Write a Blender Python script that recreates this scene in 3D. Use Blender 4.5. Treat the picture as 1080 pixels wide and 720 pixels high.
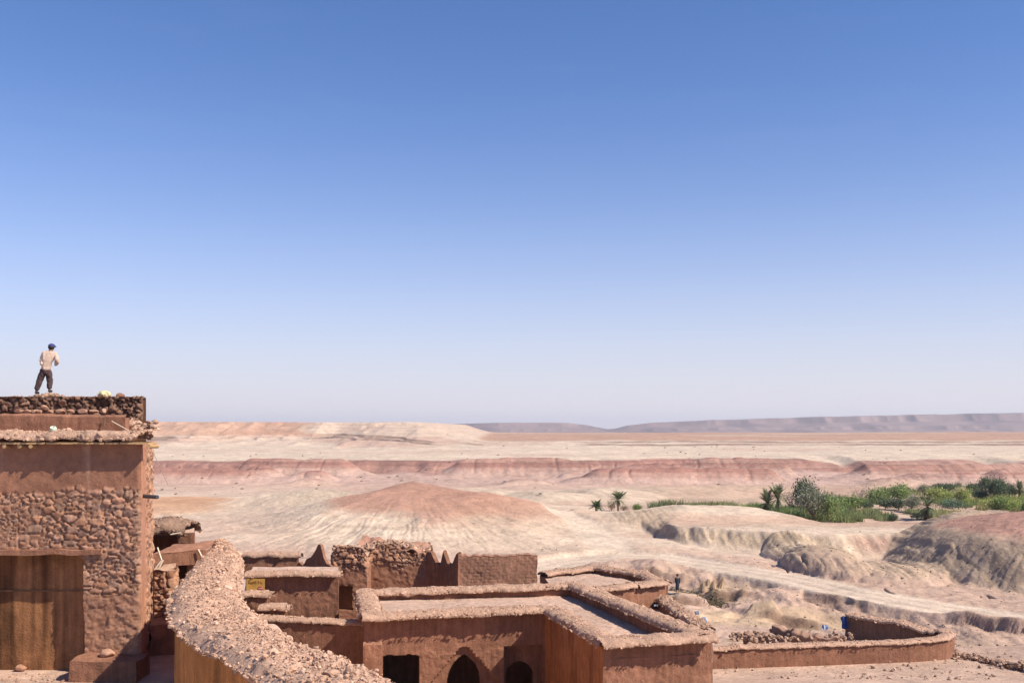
import bpy, math, random
import numpy as np

# ------------------------------------------------------------------ clear
for o in list(bpy.data.objects):
    bpy.data.objects.remove(o)
sc = bpy.context.scene
COL = sc.collection
F = 1050.0          # focal length in photograph pixels (35 mm lens on 36 mm, 1080 px)
HY = 452.0          # photograph row of the eye-level horizon

# ------------------------------------------------------------------ camera
cd = bpy.data.cameras.new('camera')
cam = bpy.data.objects.new('camera', cd)
COL.objects.link(cam)
cam.location = (0, 0, 0)
cam.rotation_euler = (math.radians(90), 0, 0)
cd.lens = 35
cd.sensor_width = 36
cd.shift_y = (HY - 360) / 1080
cd.clip_start = 0.1
cd.clip_end = 60000
sc.camera = cam

# ------------------------------------------------------------------ world and sun
SUN = np.array([.66, -.28, .70]); SUN = SUN / np.linalg.norm(SUN)
SKYTINT = (.97, 1.14, 1.40)
DUST = (7.2, 6.85, 7.3)
w = bpy.data.worlds.new('World')
sc.world = w
w.use_nodes = True
nt = w.node_tree
bg = nt.nodes['Background']
sky = nt.nodes.new('ShaderNodeTexSky')
sky.sky_type = 'NISHITA'
sky.sun_disc = False
sky.sun_elevation = math.asin(SUN[2])
sky.sun_rotation = math.atan2(SUN[0], SUN[1])
sky.altitude = 1200
sky.air_density = 1.0
sky.dust_density = 0.0
sky.ozone_density = 6.0
gn = nt.nodes.new('ShaderNodeTexCoord')
sp = nt.nodes.new('ShaderNodeSeparateXYZ')
nt.links.new(gn.outputs['Generated'], sp.inputs[0])
def wmath(op, a, b=None):                          # dry dust that whitens the air low over the horizon
    q = nt.nodes.new('ShaderNodeMath'); q.operation = op
    for k, v_ in enumerate((a, b)):
        if v_ is None: continue
        if isinstance(v_, (int, float)): q.inputs[k].default_value = v_
        else: nt.links.new(v_, q.inputs[k])
    return q.outputs[0]
hz_out = wmath('EXPONENT', wmath('MULTIPLY', wmath('POWER', wmath('DIVIDE', wmath('MAXIMUM', sp.outputs[2], 0.0), .15), 1.55), -1.0))
cm = nt.nodes.new('ShaderNodeMapping'); cm.inputs['Scale'].default_value = (2.2, 2.2, 16)
nt.links.new(gn.outputs['Generated'], cm.inputs['Vector'])
cn = nt.nodes.new('ShaderNodeTexNoise'); cn.inputs['Scale'].default_value = 2.4; cn.inputs['Detail'].default_value = 6; cn.inputs['Distortion'].default_value = .6
nt.links.new(cm.outputs[0], cn.inputs['Vector'])   # barely visible streaks of high dust
hz_out = wmath('MINIMUM', wmath('ADD', hz_out, wmath('MULTIPLY', wmath('MAXIMUM', wmath('SUBTRACT', cn.outputs[0],   .54), 0.0), .06)), 1.0)
tint = nt.nodes.new('ShaderNodeMix'); tint.data_type = 'RGBA'; tint.blend_type = 'MULTIPLY'
tint.inputs[0].default_value = 1
tint.inputs[7].default_value = (SKYTINT[0], SKYTINT[1], SKYTINT[2], 1)
nt.links.new(sky.outputs[0], tint.inputs[6])
mixh = nt.nodes.new('ShaderNodeMix'); mixh.data_type = 'RGBA'
mixh.inputs[7].default_value = (DUST[0], DUST[1], DUST[2], 1)
nt.links.new(hz_out, mixh.inputs[0])
nt.links.new(tint.outputs[2], mixh.inputs[6])
nt.links.new(mixh.outputs[2], bg.inputs[0])
bg.inputs[1].default_value = 0.0755
sd = bpy.data.lights.new('sun', 'SUN')
so = bpy.data.objects.new('sun', sd)
COL.objects.link(so)
sd.energy = 5.0
sd.angle = math.radians(.5)
sd.color = (1.0, .92, .78)
from mathutils import Vector, Matrix
so.rotation_euler = Vector(tuple(SUN)).to_track_quat('Z', 'Y').to_euler()
so.location = (0, 0, 200)
sc.view_settings.view_transform = 'Standard'
sc.view_settings.look = 'None'
sc.view_settings.exposure = 0.56
sc.view_settings.gamma = 1
sc.view_settings.use_curve_mapping = False
sc.render.engine = 'CYCLES'
sc.cycles.max_bounces = 6
sc.cycles.diffuse_bounces = 4
sc.cycles.volume_bounces = 0
sc.cycles.use_denoising = True

HAZE = 1.1e-4
rng = np.random.default_rng(7)
random.seed(7)

# ------------------------------------------------------------------ noise helpers
def _h(ix, iy, iz, s):
    with np.errstate(over='ignore'):
        n = (ix.astype(np.uint32) * np.uint32(374761393) + iy.astype(np.uint32) * np.uint32(668265263)
             + iz.astype(np.uint32) * np.uint32(2147483647) + np.uint32(s * 974711 + 17))
        n = (n ^ (n >> np.uint32(13))) * np.uint32(1274126177)
        n = n ^ (n >> np.uint32(16))
        n = n * np.uint32(2246822519)
        n = n ^ (n >> np.uint32(15))
    return n.astype(np.float64) / 4294967295.0

def _i(a):
    return a.astype(np.int64)

def vn2(x, y, s=0):
    x = np.asarray(x, float); y = np.asarray(y, float)
    x, y = np.broadcast_arrays(x, y)
    fx, fy = np.floor(x), np.floor(y)
    ix, iy = _i(fx), _i(fy)
    tx, ty = x - fx, y - fy
    tx = tx * tx * tx * (tx * (tx * 6 - 15) + 10); ty = ty * ty * ty * (ty * (ty * 6 - 15) + 10)
    z = np.zeros_like(ix)
    a = _h(ix, iy, z, s); b = _h(ix + 1, iy, z, s); c = _h(ix, iy + 1, z, s); d = _h(ix + 1, iy + 1, z, s)
    return ((a * (1 - tx) + b * tx) * (1 - ty) + (c * (1 - tx) + d * tx) * ty) * 2 - 1

def fbm2(x, y, o=4, s=0, g=.5):
    t = 0; a = 1.0; f = 1.0; n = 0
    for k in range(o):
        t = t + a * vn2(np.asarray(x) * f + 31.7 * k, np.asarray(y) * f - 17.3 * k, s + k)
        n += a; a *= g; f *= 2.03
    return t / n

def rid2(x, y, o=3, s=0):
    t = 0; a = 1.0; f = 1.0; n = 0
    for k in range(o):
        t = t + a * (1 - np.abs(vn2(np.asarray(x) * f + 11.3 * k, np.asarray(y) * f + 7.9 * k, s + k)) * 2)
        n += a; a *= .5; f *= 2.1
    return t / n

def vn3(x, y, z, s=0):
    fx, fy, fz = np.floor(x), np.floor(y), np.floor(z)
    ix, iy, iz = _i(fx), _i(fy), _i(fz)
    tx, ty, tz = x - fx, y - fy, z - fz
    tx = tx * tx * (3 - 2 * tx); ty = ty * ty * (3 - 2 * ty); tz = tz * tz * (3 - 2 * tz)
    def L(dz):
        a = _h(ix, iy, iz + dz, s); b = _h(ix + 1, iy, iz + dz, s)
        c = _h(ix, iy + 1, iz + dz, s); d = _h(ix + 1, iy + 1, iz + dz, s)
        return (a * (1 - tx) + b * tx) * (1 - ty) + (c * (1 - tx) + d * tx) * ty
    return (L(0) * (1 - tz) + L(1) * tz) * 2 - 1

def fbm3(p, f=1.0, o=3, s=0):
    t = 0; a = 1.0; n = 0
    for k in range(o):
        t = t + a * vn3(p[..., 0] * f + 13 * k, p[..., 1] * f, p[..., 2] * f, s + k)
        n += a; a *= .5; f *= 2.07
    return t / n

def sm(a, b, x):
    t = np.clip((np.asarray(x, float) - a) / (b - a), 0, 1)
    return t * t * (3 - 2 * t)

def voro(u, v, s=0, jit=.9):
    iu, iv = np.floor(u), np.floor(v)
    f1 = np.full(u.shape, 9.0); f2 = np.full(u.shape, 9.0); idd = np.zeros(u.shape)
    for dx in (-1, 0, 1):
        for dy in (-1, 0, 1):
            cx, cy = _i(iu + dx), _i(iv + dy)
            zz = np.zeros_like(cx)
            px = cx + .5 + (_h(cx, cy, zz, s) - .5) * jit
            py = cy + .5 + (_h(cx, cy, zz, s + 5) - .5) * jit
            d = np.hypot(u - px, v - py)
            hid = _h(cx, cy, zz, s + 9)
            nb = d < f1
            f2 = np.where(nb, f1, np.minimum(f2, d))
            idd = np.where(nb, hid, idd)
            f1 = np.where(nb, d, f1)
    return f1, f2, idd

def at(px, py, Y):
    return np.array([(px - 540) / F * Y, Y, (HY - py) / F * Y])

def atz(px, py, z):
    return at(px, py, -z * F / (py - HY))

# ------------------------------------------------------------------ materials
def newmat(name):
    m = bpy.data.materials.new(name)
    m.use_nodes = True
    n = m.node_tree
    b = n.nodes['Principled BSDF']
    b.inputs['Roughness'].default_value = .95
    b.inputs['Specular IOR Level'].default_value = .12
    return m, n, b

def noise_node(n, scale, detail=6, rough=.6, dist=0, vec=None):
    t = n.nodes.new('ShaderNodeTexNoise')
    t.inputs['Scale'].default_value = scale
    t.inputs['Detail'].default_value = detail
    t.inputs['Roughness'].default_value = rough
    t.inputs['Distortion'].default_value = dist
    if vec is not None:
        n.links.new(vec, t.inputs['Vector'])
    return t

def rmap(n, src, a, b, c, d):
    r = n.nodes.new('ShaderNodeMapRange')
    r.inputs[1].default_value = a; r.inputs[2].default_value = b
    r.inputs[3].default_value = c; r.inputs[4].default_value = d
    n.links.new(src, r.inputs[0])
    return r.outputs[0]

def mathn(n, op, a, b):
    r = n.nodes.new('ShaderNodeMath'); r.operation = op
    for k, v in enumerate((a, b)):
        if isinstance(v, (int, float)): r.inputs[k].default_value = v
        else: n.links.new(v, r.inputs[k])
    return r.outputs[0]

def earth_mat(name, scales=((.6, .25), (4, .25), (30, .25)), bump=((8, .05), (60, .02)), streak=0.0, bstr=.6):
    """dry earth: the mesh's own soil colour (attribute Col) mottled by noise, grain as bump"""
    m, n, b = newmat(name)
    at_ = n.nodes.new('ShaderNodeAttribute'); at_.attribute_name = 'Col'
    tc = n.nodes.new('ShaderNodeTexCoord')
    geo = n.nodes.new('ShaderNodeNewGeometry')
    pos = geo.outputs['Position']
    v = None
    for sca, amp in scales:
        t = noise_node(n, sca, 5, .62, 0.3, pos)
        o = rmap(n, t.outputs[0], .28, .72, 1 - amp, 1 + amp)
        v = o if v is None else mathn(n, 'MULTIPLY', v, o)
    if streak:
        mp = n.nodes.new('ShaderNodeMapping')
        mp.inputs['Scale'].default_value = (3.2, 3.2, .28)
        n.links.new(pos, mp.inputs['Vector'])
        t = noise_node(n, 2.2, 5, .6, .4, mp.outputs[0])
        o = rmap(n, t.outputs[0], .35, .65, 1 - streak, 1 + streak * .6)
        v = mathn(n, 'MULTIPLY', v, o)
    mx = n.nodes.new('ShaderNodeVectorMath'); mx.operation = 'SCALE'
    n.links.new(at_.outputs['Color'], mx.inputs[0])
    n.links.new(v, mx.inputs['Scale'])
    n.links.new(mx.outputs[0], b.inputs['Base Color'])
    hsum = None
    for sca, amp in bump:
        t = noise_node(n, sca, 6, .65, 0, pos)
        o = mathn(n, 'MULTIPLY', t.outputs[0], amp)
        hsum = o if hsum is None else mathn(n, 'ADD', hsum, o)
    bp = n.nodes.new('ShaderNodeBump')
    bp.inputs['Strength'].default_value = bstr
    bp.inputs['Distance'].default_value = 1.0
    n.links.new(hsum, bp.inputs['Height'])
    n.links.new(bp.outputs[0], b.inputs['Normal'])
    return m

M_ADOBE = earth_mat('adobe_plaster', ((.5, .20), (3.5, .18), (26, .2)), ((5, .06), (28, .035), (90, .01)), streak=.20, bstr=.8)
M_STONE = earth_mat('dry_stone', ((.7, .12), (5, .18), (40, .22)), ((14, .03), (70, .012)))
M_RUBBLE = earth_mat('earth_rubble', ((.8, .10), (9, .26), (40, .3)), ((14, .09), (45, .04)))
M_SOIL = earth_mat('desert_soil', ((.02, .06), (.16, .15), (.7, .18), (2.5, .16), (9, .12)), ((.5, .22), (1.8, .12), (5, .05)), bstr=.9)
M_FAR = earth_mat('far_rock', ((.002, .15), (.012, .2), (.06, .15)), ((.01, 8), (.05, 2.0)), bstr=.6)

ALBEDO = .80            # dry soil is darker than it looks in full sun
EARTHS = [M_ADOBE, M_STONE, M_RUBBLE, M_SOIL, M_FAR]

def plain_mat(name, rgb, rough=.8, var=.15, scale=20, spec=.2):
    m, n, b = newmat(name)
    tc = n.nodes.new('ShaderNodeTexCoord')
    t = noise_node(n, scale, 4, .6, 0, tc.outputs['Object'])
    o = rmap(n, t.outputs[0], .3, .7, 1 - var, 1 + var)
    mx = n.nodes.new('ShaderNodeVectorMath'); mx.operation = 'SCALE'
    mx.inputs[0].default_value = rgb
    n.links.new(o, mx.inputs['Scale'])
    n.links.new(mx.outputs[0], b.inputs['Base Color'])
    b.inputs['Roughness'].default_value = rough
    b.inputs['Specular IOR Level'].default_value = spec
    return m

def leaf_mat(name):
    m, n, b = newmat(name)
    a = n.nodes.new('ShaderNodeAttribute'); a.attribute_name = 'Col'
    n.links.new(a.outputs['Color'], b.inputs['Base Color'])
    b.inputs['Roughness'].default_value = .7
    b.inputs['Specular IOR Level'].default_value = .2
    tr = n.nodes.new('ShaderNodeBsdfTranslucent')
    n.links.new(a.outputs['Color'], tr.inputs['Color'])
    mx = n.nodes.new('ShaderNodeMixShader'); mx.inputs[0].default_value = .38
    n.links.new(b.outputs[0], mx.inputs[1]); n.links.new(tr.outputs[0], mx.inputs[2])
    n.links.new(mx.outputs[0], n.nodes['Material Output'].inputs['Surface'])
    return m
M_LEAF = leaf_mat('leaves')
M_BARK = plain_mat('bark', (.16, .11, .08), .9, .3, 12)
M_WOOD = plain_mat('old_wood', (.42, .26, .13), .8, .25, 15)
M_PALEWOOD = plain_mat('bleached_wood', (.62, .50, .38), .8, .15, 20)

# ------------------------------------------------------------------ mesh builder
ROOT = {}
def tag(o, label=None, cat=None, group=None, kind=None):
    if label: o['label'] = label
    if cat: o['category'] = cat
    if group: o['group'] = group
    if kind: o['kind'] = kind
    return o

def thing(name, label, cat, loc, group=None):
    o = bpy.data.objects.new(name, None)
    o.empty_display_size = .3
    COL.objects.link(o)
    o.location = tuple(float(v) for v in loc)
    ROOT[o.name] = np.array(o.location)
    return tag(o, label, cat, group)

class MB:
    def __init__(s):
        s.v = []; s.c = []; s.q = []; s.t = []; s.n = 0; s.qs = []; s.ts = []
    def add(s, V, quads=None, tris=None, col=(.4, .22, .15), smooth=True):
        V = np.asarray(V, float).reshape(-1, 3)
        col = np.asarray(col, float)
        if col.ndim == 1: col = np.tile(col, (len(V), 1))
        s.v.append(V); s.c.append(col.reshape(-1, 3))
        if quads is not None and len(quads):
            s.q.append(np.asarray(quads) + s.n); s.qs.append(np.full(len(quads), smooth))
        if tris is not None and len(tris):
            s.t.append(np.asarray(tris) + s.n); s.ts.append(np.full(len(tris), smooth))
        s.n += len(V)
    def grid(s, P, col=(.4, .22, .15), mask=None, smooth=True):
        """P: (n, m, 3) points, col: colour or (n, m, 3); mask (n-1, m-1) True keeps the face"""
        n, m = P.shape[:2]
        ii, jj = np.meshgrid(np.arange(n - 1), np.arange(m - 1), indexing='ij')
        a = ii * m + jj
        q = np.stack([a, a + m, a + m + 1, a + 1], -1)
        q = q[mask] if mask is not None else q.reshape(-1, 4)
        col = np.asarray(col, float)
        if col.ndim == 3: col = col.reshape(-1, 3)
        s.add(P.reshape(-1, 3), q, None, col, smooth)
    def build(s, name, mat, parent=None, root=None):
        V = np.concatenate(s.v); C = np.concatenate(s.c)
        if mat in EARTHS: C = C * ALBEDO
        r = root if root is not None else parent
        if r is not None: V = V - ROOT[r.name]
        q = np.concatenate(s.q) if s.q else np.zeros((0, 4), int)
        t = np.concatenate(s.t) if s.t else np.zeros((0, 3), int)
        me = bpy.data.meshes.new(name)
        me.vertices.add(len(V)); me.vertices.foreach_set('co', V.astype(np.float32).ravel())
        loops = np.concatenate([q.ravel(), t.ravel()]).astype(np.int32)
        starts = np.concatenate([np.arange(len(q)) * 4, len(q) * 4 + np.arange(len(t)) * 3]).astype(np.int32)
        me.loops.add(len(loops)); me.loops.foreach_set('vertex_index', loops)
        me.polygons.add(len(starts)); me.polygons.foreach_set('loop_start', starts)
        smf = np.concatenate([np.concatenate(s.qs) if s.qs else np.zeros(0, bool), np.concatenate(s.ts) if s.ts else np.zeros(0, bool)])
        me.update(calc_edges=True)
        me.polygons.foreach_set('use_smooth', smf.astype(bool))
        ca = me.color_attributes.new('Col', 'FLOAT_COLOR', 'POINT')
        ca.data.foreach_set('color', np.concatenate([C, np.ones((len(C), 1))], 1).astype(np.float32).ravel())
        me.update()
        me.materials.append(mat)
        o = bpy.data.objects.new(name, me)
        COL.objects.link(o)
        if parent is not None: o.parent = parent
        return o

def disp(P, amp, f=1.2, o=3, s=0):
    if not amp: return P
    D = np.stack([fbm3(P, f, o, s), fbm3(P, f, o, s + 31), fbm3(P, f, o, s + 67)], -1)
    return P + D * amp

# --- stones: irregular angular lumps
def _ico(sub):
    t = (1 + 5 ** .5) / 2
    v = [(-1, t, 0), (1, t, 0), (-1, -t, 0), (1, -t, 0), (0, -1, t), (0, 1, t), (0, -1, -t), (0, 1, -t), (t, 0, -1), (t, 0, 1), (-t, 0, -1), (-t, 0, 1)]
    f = [(0, 11, 5), (0, 5, 1), (0, 1, 7), (0, 7, 10), (0, 10, 11), (1, 5, 9), (5, 11, 4), (11, 10, 2), (10, 7, 6), (7, 1, 8),
         (3, 9, 4), (3, 4, 2), (3, 2, 6), (3, 6, 8), (3, 8, 9), (4, 9, 5), (2, 4, 11), (6, 2, 10), (8, 6, 7), (9, 8, 1)]
    v = [np.array(p) / np.linalg.norm(p) for p in v]
    for _ in range(sub):
        cache = {}; nf = []
        def mid(a, b):
            k = (min(a, b), max(a, b))
            if k not in cache:
                p = v[a] + v[b]; v.append(p / np.linalg.norm(p)); cache[k] = len(v) - 1
            return cache[k]
        for a, b, c in f:
            ab, bc, ca = mid(a, b), mid(b, c), mid(c, a)
            nf += [(a, ab, ca), (b, bc, ab), (c, ca, bc), (ab, bc, ca)]
        f = nf
    return np.array(v), np.array(f)
def _protos(sub, k, seed):
    r = np.random.default_rng(seed)
    V, Fc = _ico(sub)
    out = []
    for _ in range(k):
        P = V.copy()
        for _c in range(7):                          # chop with random planes: angular faces
            d = r.normal(size=3); d /= np.linalg.norm(d)
            lim = r.uniform(.45, .85)
            e = P @ d
            P = P - np.outer(np.maximum(e - lim, 0), d)
        P *= 1 + r.normal(0, .06, (len(P), 1))
        P *= np.array([1, r.uniform(.65, 1), r.uniform(.45, .8)])
        out.append(P)
    return np.array(out), Fc
ROCK0 = _protos(0, 8, 1)
ROCK1 = _protos(1, 10, 2)
def rocks(mb, pos, size, col, var=.18, hi=False, r=rng, tilt=.5):
    pos = np.asarray(pos, float); n = len(pos)
    if n == 0: return
    PR, Fc = ROCK1 if hi else ROCK0
    k = r.integers(0, len(PR), n)
    size = np.broadcast_to(np.asarray(size, float), (n,))
    V = PR[k] * size[:, None, None]
    a = r.uniform(0, 2 * np.pi, n); bx = r.normal(0, tilt, n); by = r.normal(0, tilt, n)
    ca, sa = np.cos(a), np.sin(a)
    X = V[..., 0] * ca[:, None] - V[..., 1] * sa[:, None]
    Y = V[..., 0] * sa[:, None] + V[..., 1] * ca[:, None]
    Z = V[..., 2]
    Y, Z = Y * np.cos(bx)[:, None] - Z * np.sin(bx)[:, None], Y * np.sin(bx)[:, None] + Z * np.cos(bx)[:, None]
    X, Z = X * np.cos(by)[:, None] - Z * np.sin(by)[:, None], X * np.sin(by)[:, None] + Z * np.cos(by)[:, None]
    V = np.stack([X, Y, Z], -1) + pos[:, None, :]
    c = np.asarray(col, float)
    if c.ndim == 1: c = np.tile(c, (n, 1))
    c = c * (1 + r.normal(0, var, (n, 1))) * (1 + r.normal(0, var * .25, (n, 1)) * np.array([.1, .5, .8]))
    c = np.clip(c, .02, .9)
    nv = V.shape[1]
    C = np.repeat(c, nv, 0)
    T = (Fc[None] + (np.arange(n) * nv)[:, None, None]).reshape(-1, 3)
    mb.add(V.reshape(-1, 3), None, T, C, smooth=False)

def resample(path, step):
    path = np.asarray(path, float)
    seg = np.hypot(*(path[1:, :2] - path[:-1, :2]).T)
    s = np.concatenate([[0], np.cumsum(seg)])
    n = max(2, int(s[-1] / step) + 1)
    t = np.linspace(0, s[-1], n)
    return np.stack([np.interp(t, s, path[:, k]) for k in range(path.shape[1])], 1), t

def normals2(p):
    d = np.gradient(p[:, :2], axis=0)
    d /= np.linalg.norm(d, axis=1)[:, None] + 1e-9
    return np.stack([d[:, 1], -d[:, 0]], 1)          # to the right of the walking direction

ADOBE = np.array([.335, .160, .100])
STONE = np.array([.44, .240, .158])
RUB = np.array([.55, .345, .245])
FLOOR = np.array([.66, .44, .335])

def jag(s, amp, seed):
    s = np.asarray(s)
    return amp * (fbm2(s * .8, s * 0 + seed, 3, seed) + .5 * fbm2(s * 4, s * 0 + seed, 2, seed + 3))

def wall_loft(mb, path, width, z0, z1, col=ADOBE, amp=.04, f=1.3, step=.12, zj=0, seed=0, taper=.0, brick=0):
    """a free-standing earth wall along path; z1 number or values per path point; zj jaggedness of its top"""
    path = np.asarray(path, float)[:, :2]
    zt = np.broadcast_to(np.asarray(z1, float), (len(path),))
    zb = np.broadcast_to(np.asarray(z0, float), (len(path),))
    p, s = resample(np.column_stack([path, zb, zt]), step)
    top = p[:, 3] + (jag(s, zj, seed) if zj else 0)
    nr = normals2(p)
    H = float(np.mean(top - p[:, 2]))
    nh = max(3, int(H / step)); nw = max(2, int(width / step))
    prof = [(-1, k / nh) for k in range(nh)] + [(-1 + 2 * k / nw, 1) for k in range(nw + 1)] + [(1, 1 - (k + 1) / nh) for k in range(nh)]
    rows = []
    for t, h in prof:
        z = p[:, 2] + (top - p[:, 2]) * h - (.06 * abs(t) ** 3 if h == 1 else 0)
        q = p[:, :2] + nr * (t * width / 2 * (1 + taper * (1 - h)))[..., None] if np.ndim(t) else p[:, :2] + nr * (t * width / 2 * (1 + taper * (1 - h)))
        rows.append(np.column_stack([q, z]))
    P = np.stack(rows, 1)
    P0 = P.copy()
    P = disp(P, amp, f, 4, seed)
    C = np.asarray(col) * (1 + .10 * fbm3(P0, .9, 3, seed + 5)[..., None])
    if brick:
        uu = np.broadcast_to(s[:, None], P.shape[:2])
        row = np.floor(P0[..., 2] / brick)
        j1 = np.abs((P0[..., 2] / brick) % 1 - .5) * 2
        j2 = np.abs(((uu + row * brick * 1.1) / (brick * 2.6)) % 1 - .5) * 2
        groove = sm(.72, .95, np.maximum(j1, j2))
        side = np.zeros(P.shape[1]); 
        for k, (t, h) in enumerate(prof): side[k] = t if h < 1 else 0
        off = -groove * (.010 + .02 * sm(-.2, .4, fbm3(P0, 1.2, 2, seed + 8))) * side[None, :]
        P[..., 0] += nr[:, 0:1] * off; P[..., 1] += nr[:, 1:2] * off
    mb.grid(P, C)
    for e in (0, -1):                                  # end faces
        n = P.shape[1]
        L = P[e, :nh]; R = P[e, ::-1][:nh]
        k = 5
        G = np.stack([L * (1 - j / k) + R * (j / k) for j in range(k + 1)], 1)
        mb.grid(G, col)
    return p, top

def rubble_strip(mb, path, width, z, h=.22, col=RUB, dens=60, size=(.03, .10), amp=.07, step=.10, seed=0, big=0, bigsize=(.12, .22), close=False, sag=.0):
    """crumbling coping: a lumpy rounded band with loose stones bedded in it. path (N,2) or (N,3: own height)"""
    path = np.asarray(path, float)
    if path.shape[1] == 2: path = np.column_stack([path, np.full(len(path), float(z))])
    if close: path = np.vstack([path, path[:1]])
    p, s = resample(path, step)
    nr = normals2(p)
    prof = []
    N = 15
    for k in range(N + 1):
        a = -.62 * math.pi + 2 * .62 * math.pi * k / N       # from the lower left over the top
        x = math.copysign(abs(math.sin(a)) ** .75, a); zz = math.cos(a)
        prof.append((x * 1.0, (abs(zz) ** .8) * (1 if zz > 0 else -1)))
    wv = 1 + .16 * fbm2(s * .9, s * 0 + seed, 3, seed)
    rows = []
    for x, zz in prof:
        q = p[:, :2] + nr * (x * width / 2 * wv)[:, None]
        rows.append(np.column_stack([q, p[:, 2] + zz * h * (1.0 if zz > 0 else .5)]))
    P = np.stack(rows, 1)
    P0 = P.copy()
    P = disp(P, amp, 2.2, 3, seed)
    P = disp(P, amp * .7, 7.0, 3, seed + 11)
    C = np.asarray(col) * (1 + .16 * fbm3(P0, 2.5, 3, seed + 5)[..., None])
    mb.grid(P, C)
    r = np.random.default_rng(100 + seed)
    L = s[-1]
    n = int(L * width * dens)
    def scatter(n, sz, hi):
        if n <= 0: return
        t = r.uniform(0, L, n)
        x = np.clip(r.normal(0, .55, n), -1.12, 1.12)
        cx = np.stack([np.interp(t, s, p[:, k]) for k in range(3)], 1)
        cn = np.stack([np.interp(t, s, nr[:, k]) for k in range(2)], 1)
        xx = x * width / 2
        zz = cx[:, 2] + h * np.sqrt(np.clip(1 - np.clip(np.abs(x), 0, 1) ** 2.6, 0.0, 1)) * .93
        size_ = sz[0] + (sz[1] - sz[0]) * r.uniform(0, 1, n) ** 2.2
        pos = np.column_stack([cx[:, 0] + cn[:, 0] * xx, cx[:, 1] + cn[:, 1] * xx, zz - size_ * .12])
        pos = disp(pos, amp, 2.2, 3, seed)
        rocks(mb, pos, size_, np.asarray(col) * 1.03, .15, hi, r)
    scatter(n, size, size[1] > .12)
    scatter(int(big * L), bigsize, True)

def panel(mb, p0, p1, z0, z1, res=.05, col=ADOBE, amp=.035, f=1.4, seed=0, dfun=None, cfun=None, hole=None, depth=.35, jamb=None, topz=None, fade=True):
    """upright wall face from p0 to p1 (outside on the right hand), with real openings cut where hole(u, z) is true"""
    p0 = np.asarray(p0, float)[:2]; p1 = np.asarray(p1, float)[:2]
    L = np.hypot(*(p1 - p0)); d = (p1 - p0) / L; nrm = np.array([d[1], -d[0]])
    nu = max(2, int(L / res)); nz = max(2, int((np.max(z1) - z0) / res))
    u = np.linspace(0, L, nu + 1)
    zt = np.interp(u, [0, L], z1) if np.ndim(z1) else np.full(nu + 1, float(z1))
    if topz is not None: zt = zt + topz(u)
    h = np.linspace(0, 1, nz + 1)
    U = np.repeat(u[:, None], nz + 1, 1)
    Z = z0 + (zt[:, None] - z0) * h[None]
    P = np.stack([p0[0] + d[0] * U, p0[1] + d[1] * U, Z], -1)
    off = amp * fbm3(P, f, 4, seed)
    if dfun is not None: off = off + dfun(U, Z)
    if fade: off = off * np.minimum(1, np.minimum(U, L - U) / .08)
    P[..., 0] += nrm[0] * off; P[..., 1] += nrm[1] * off
    C = np.asarray(col) * (1 + .10 * fbm3(P, .8, 3, seed + 5)[..., None])
    if cfun is not None: C = cfun(U, Z, C)
    keep = None
    if hole is not None:
        uc = (U[:-1, :-1] + U[1:, 1:]) / 2; zc = (Z[:-1, :-1] + Z[1:, 1:]) / 2
        keep = ~hole(uc, zc)
    mb.grid(P, C, keep)
    if hole is not None:                               # jambs run inwards from the rim of the hole
        hl = ~keep
        k, m = hl.shape
        quads = []
        def idx(i, j): return i * (m + 1) + j
        for i in range(k):
            for j in range(m):
                if not hl[i, j]: continue
                if i > 0 and not hl[i - 1, j]: quads.append((idx(i, j), idx(i, j + 1)))
                if i < k - 1 and not hl[i + 1, j]: quads.append((idx(i + 1, j), idx(i + 1, j + 1)))
                if j > 0 and not hl[i, j - 1]: quads.append((idx(i, j), idx(i + 1, j)))
                if j < m - 1 and not hl[i, j + 1]: quads.append((idx(i, j + 1), idx(i + 1, j + 1)))
        if quads:
            Pf = P.reshape(-1, 3); Cf = C.reshape(-1, 3)
            e = np.array(quads)
            A = Pf[e[:, 0]]; B = Pf[e[:, 1]]
            ins = np.array([nrm[0], nrm[1], 0]) * -depth
            V = np.stack([A, B, B + ins, A + ins], 1).reshape(-1, 3)
            CC = np.stack([Cf[e[:, 0]], Cf[e[:, 1]], Cf[e[:, 1]], Cf[e[:, 0]]], 1).reshape(-1, 3)
            mb.add(V, np.arange(len(V)).reshape(-1, 4), None, CC, smooth=False)

def slab(mb, c00, c10, c11, c01, res=.15, col=FLOOR, amp=.02, seed=0, f=1.2):
    """a bilinear, gently uneven sheet (roof terrace, floor)"""
    c = [np.asarray(q, float) for q in (c00, c10, c11, c01)]
    n = max(2, int(max(np.linalg.norm(c[1] - c[0]), np.linalg.norm(c[2] - c[3])) / res))
    m = max(2, int(max(np.linalg.norm(c[3] - c[0]), np.linalg.norm(c[2] - c[1])) / res))
    a = np.linspace(0, 1, n + 1)[:, None, None]; b = np.linspace(0, 1, m + 1)[None, :, None]
    P = c[0] * (1 - a) * (1 - b) + c[1] * a * (1 - b) + c[2] * a * b + c[3] * (1 - a) * b
    P[..., 2] += amp * fbm2(P[..., 0] * f, P[..., 1] * f, 4, seed)
    C = np.asarray(col) * (1 + .08 * fbm2(P[..., 0] * .7, P[..., 1] * .7, 4, seed + 3)[..., None])
    mb.grid(P, C)

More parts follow.
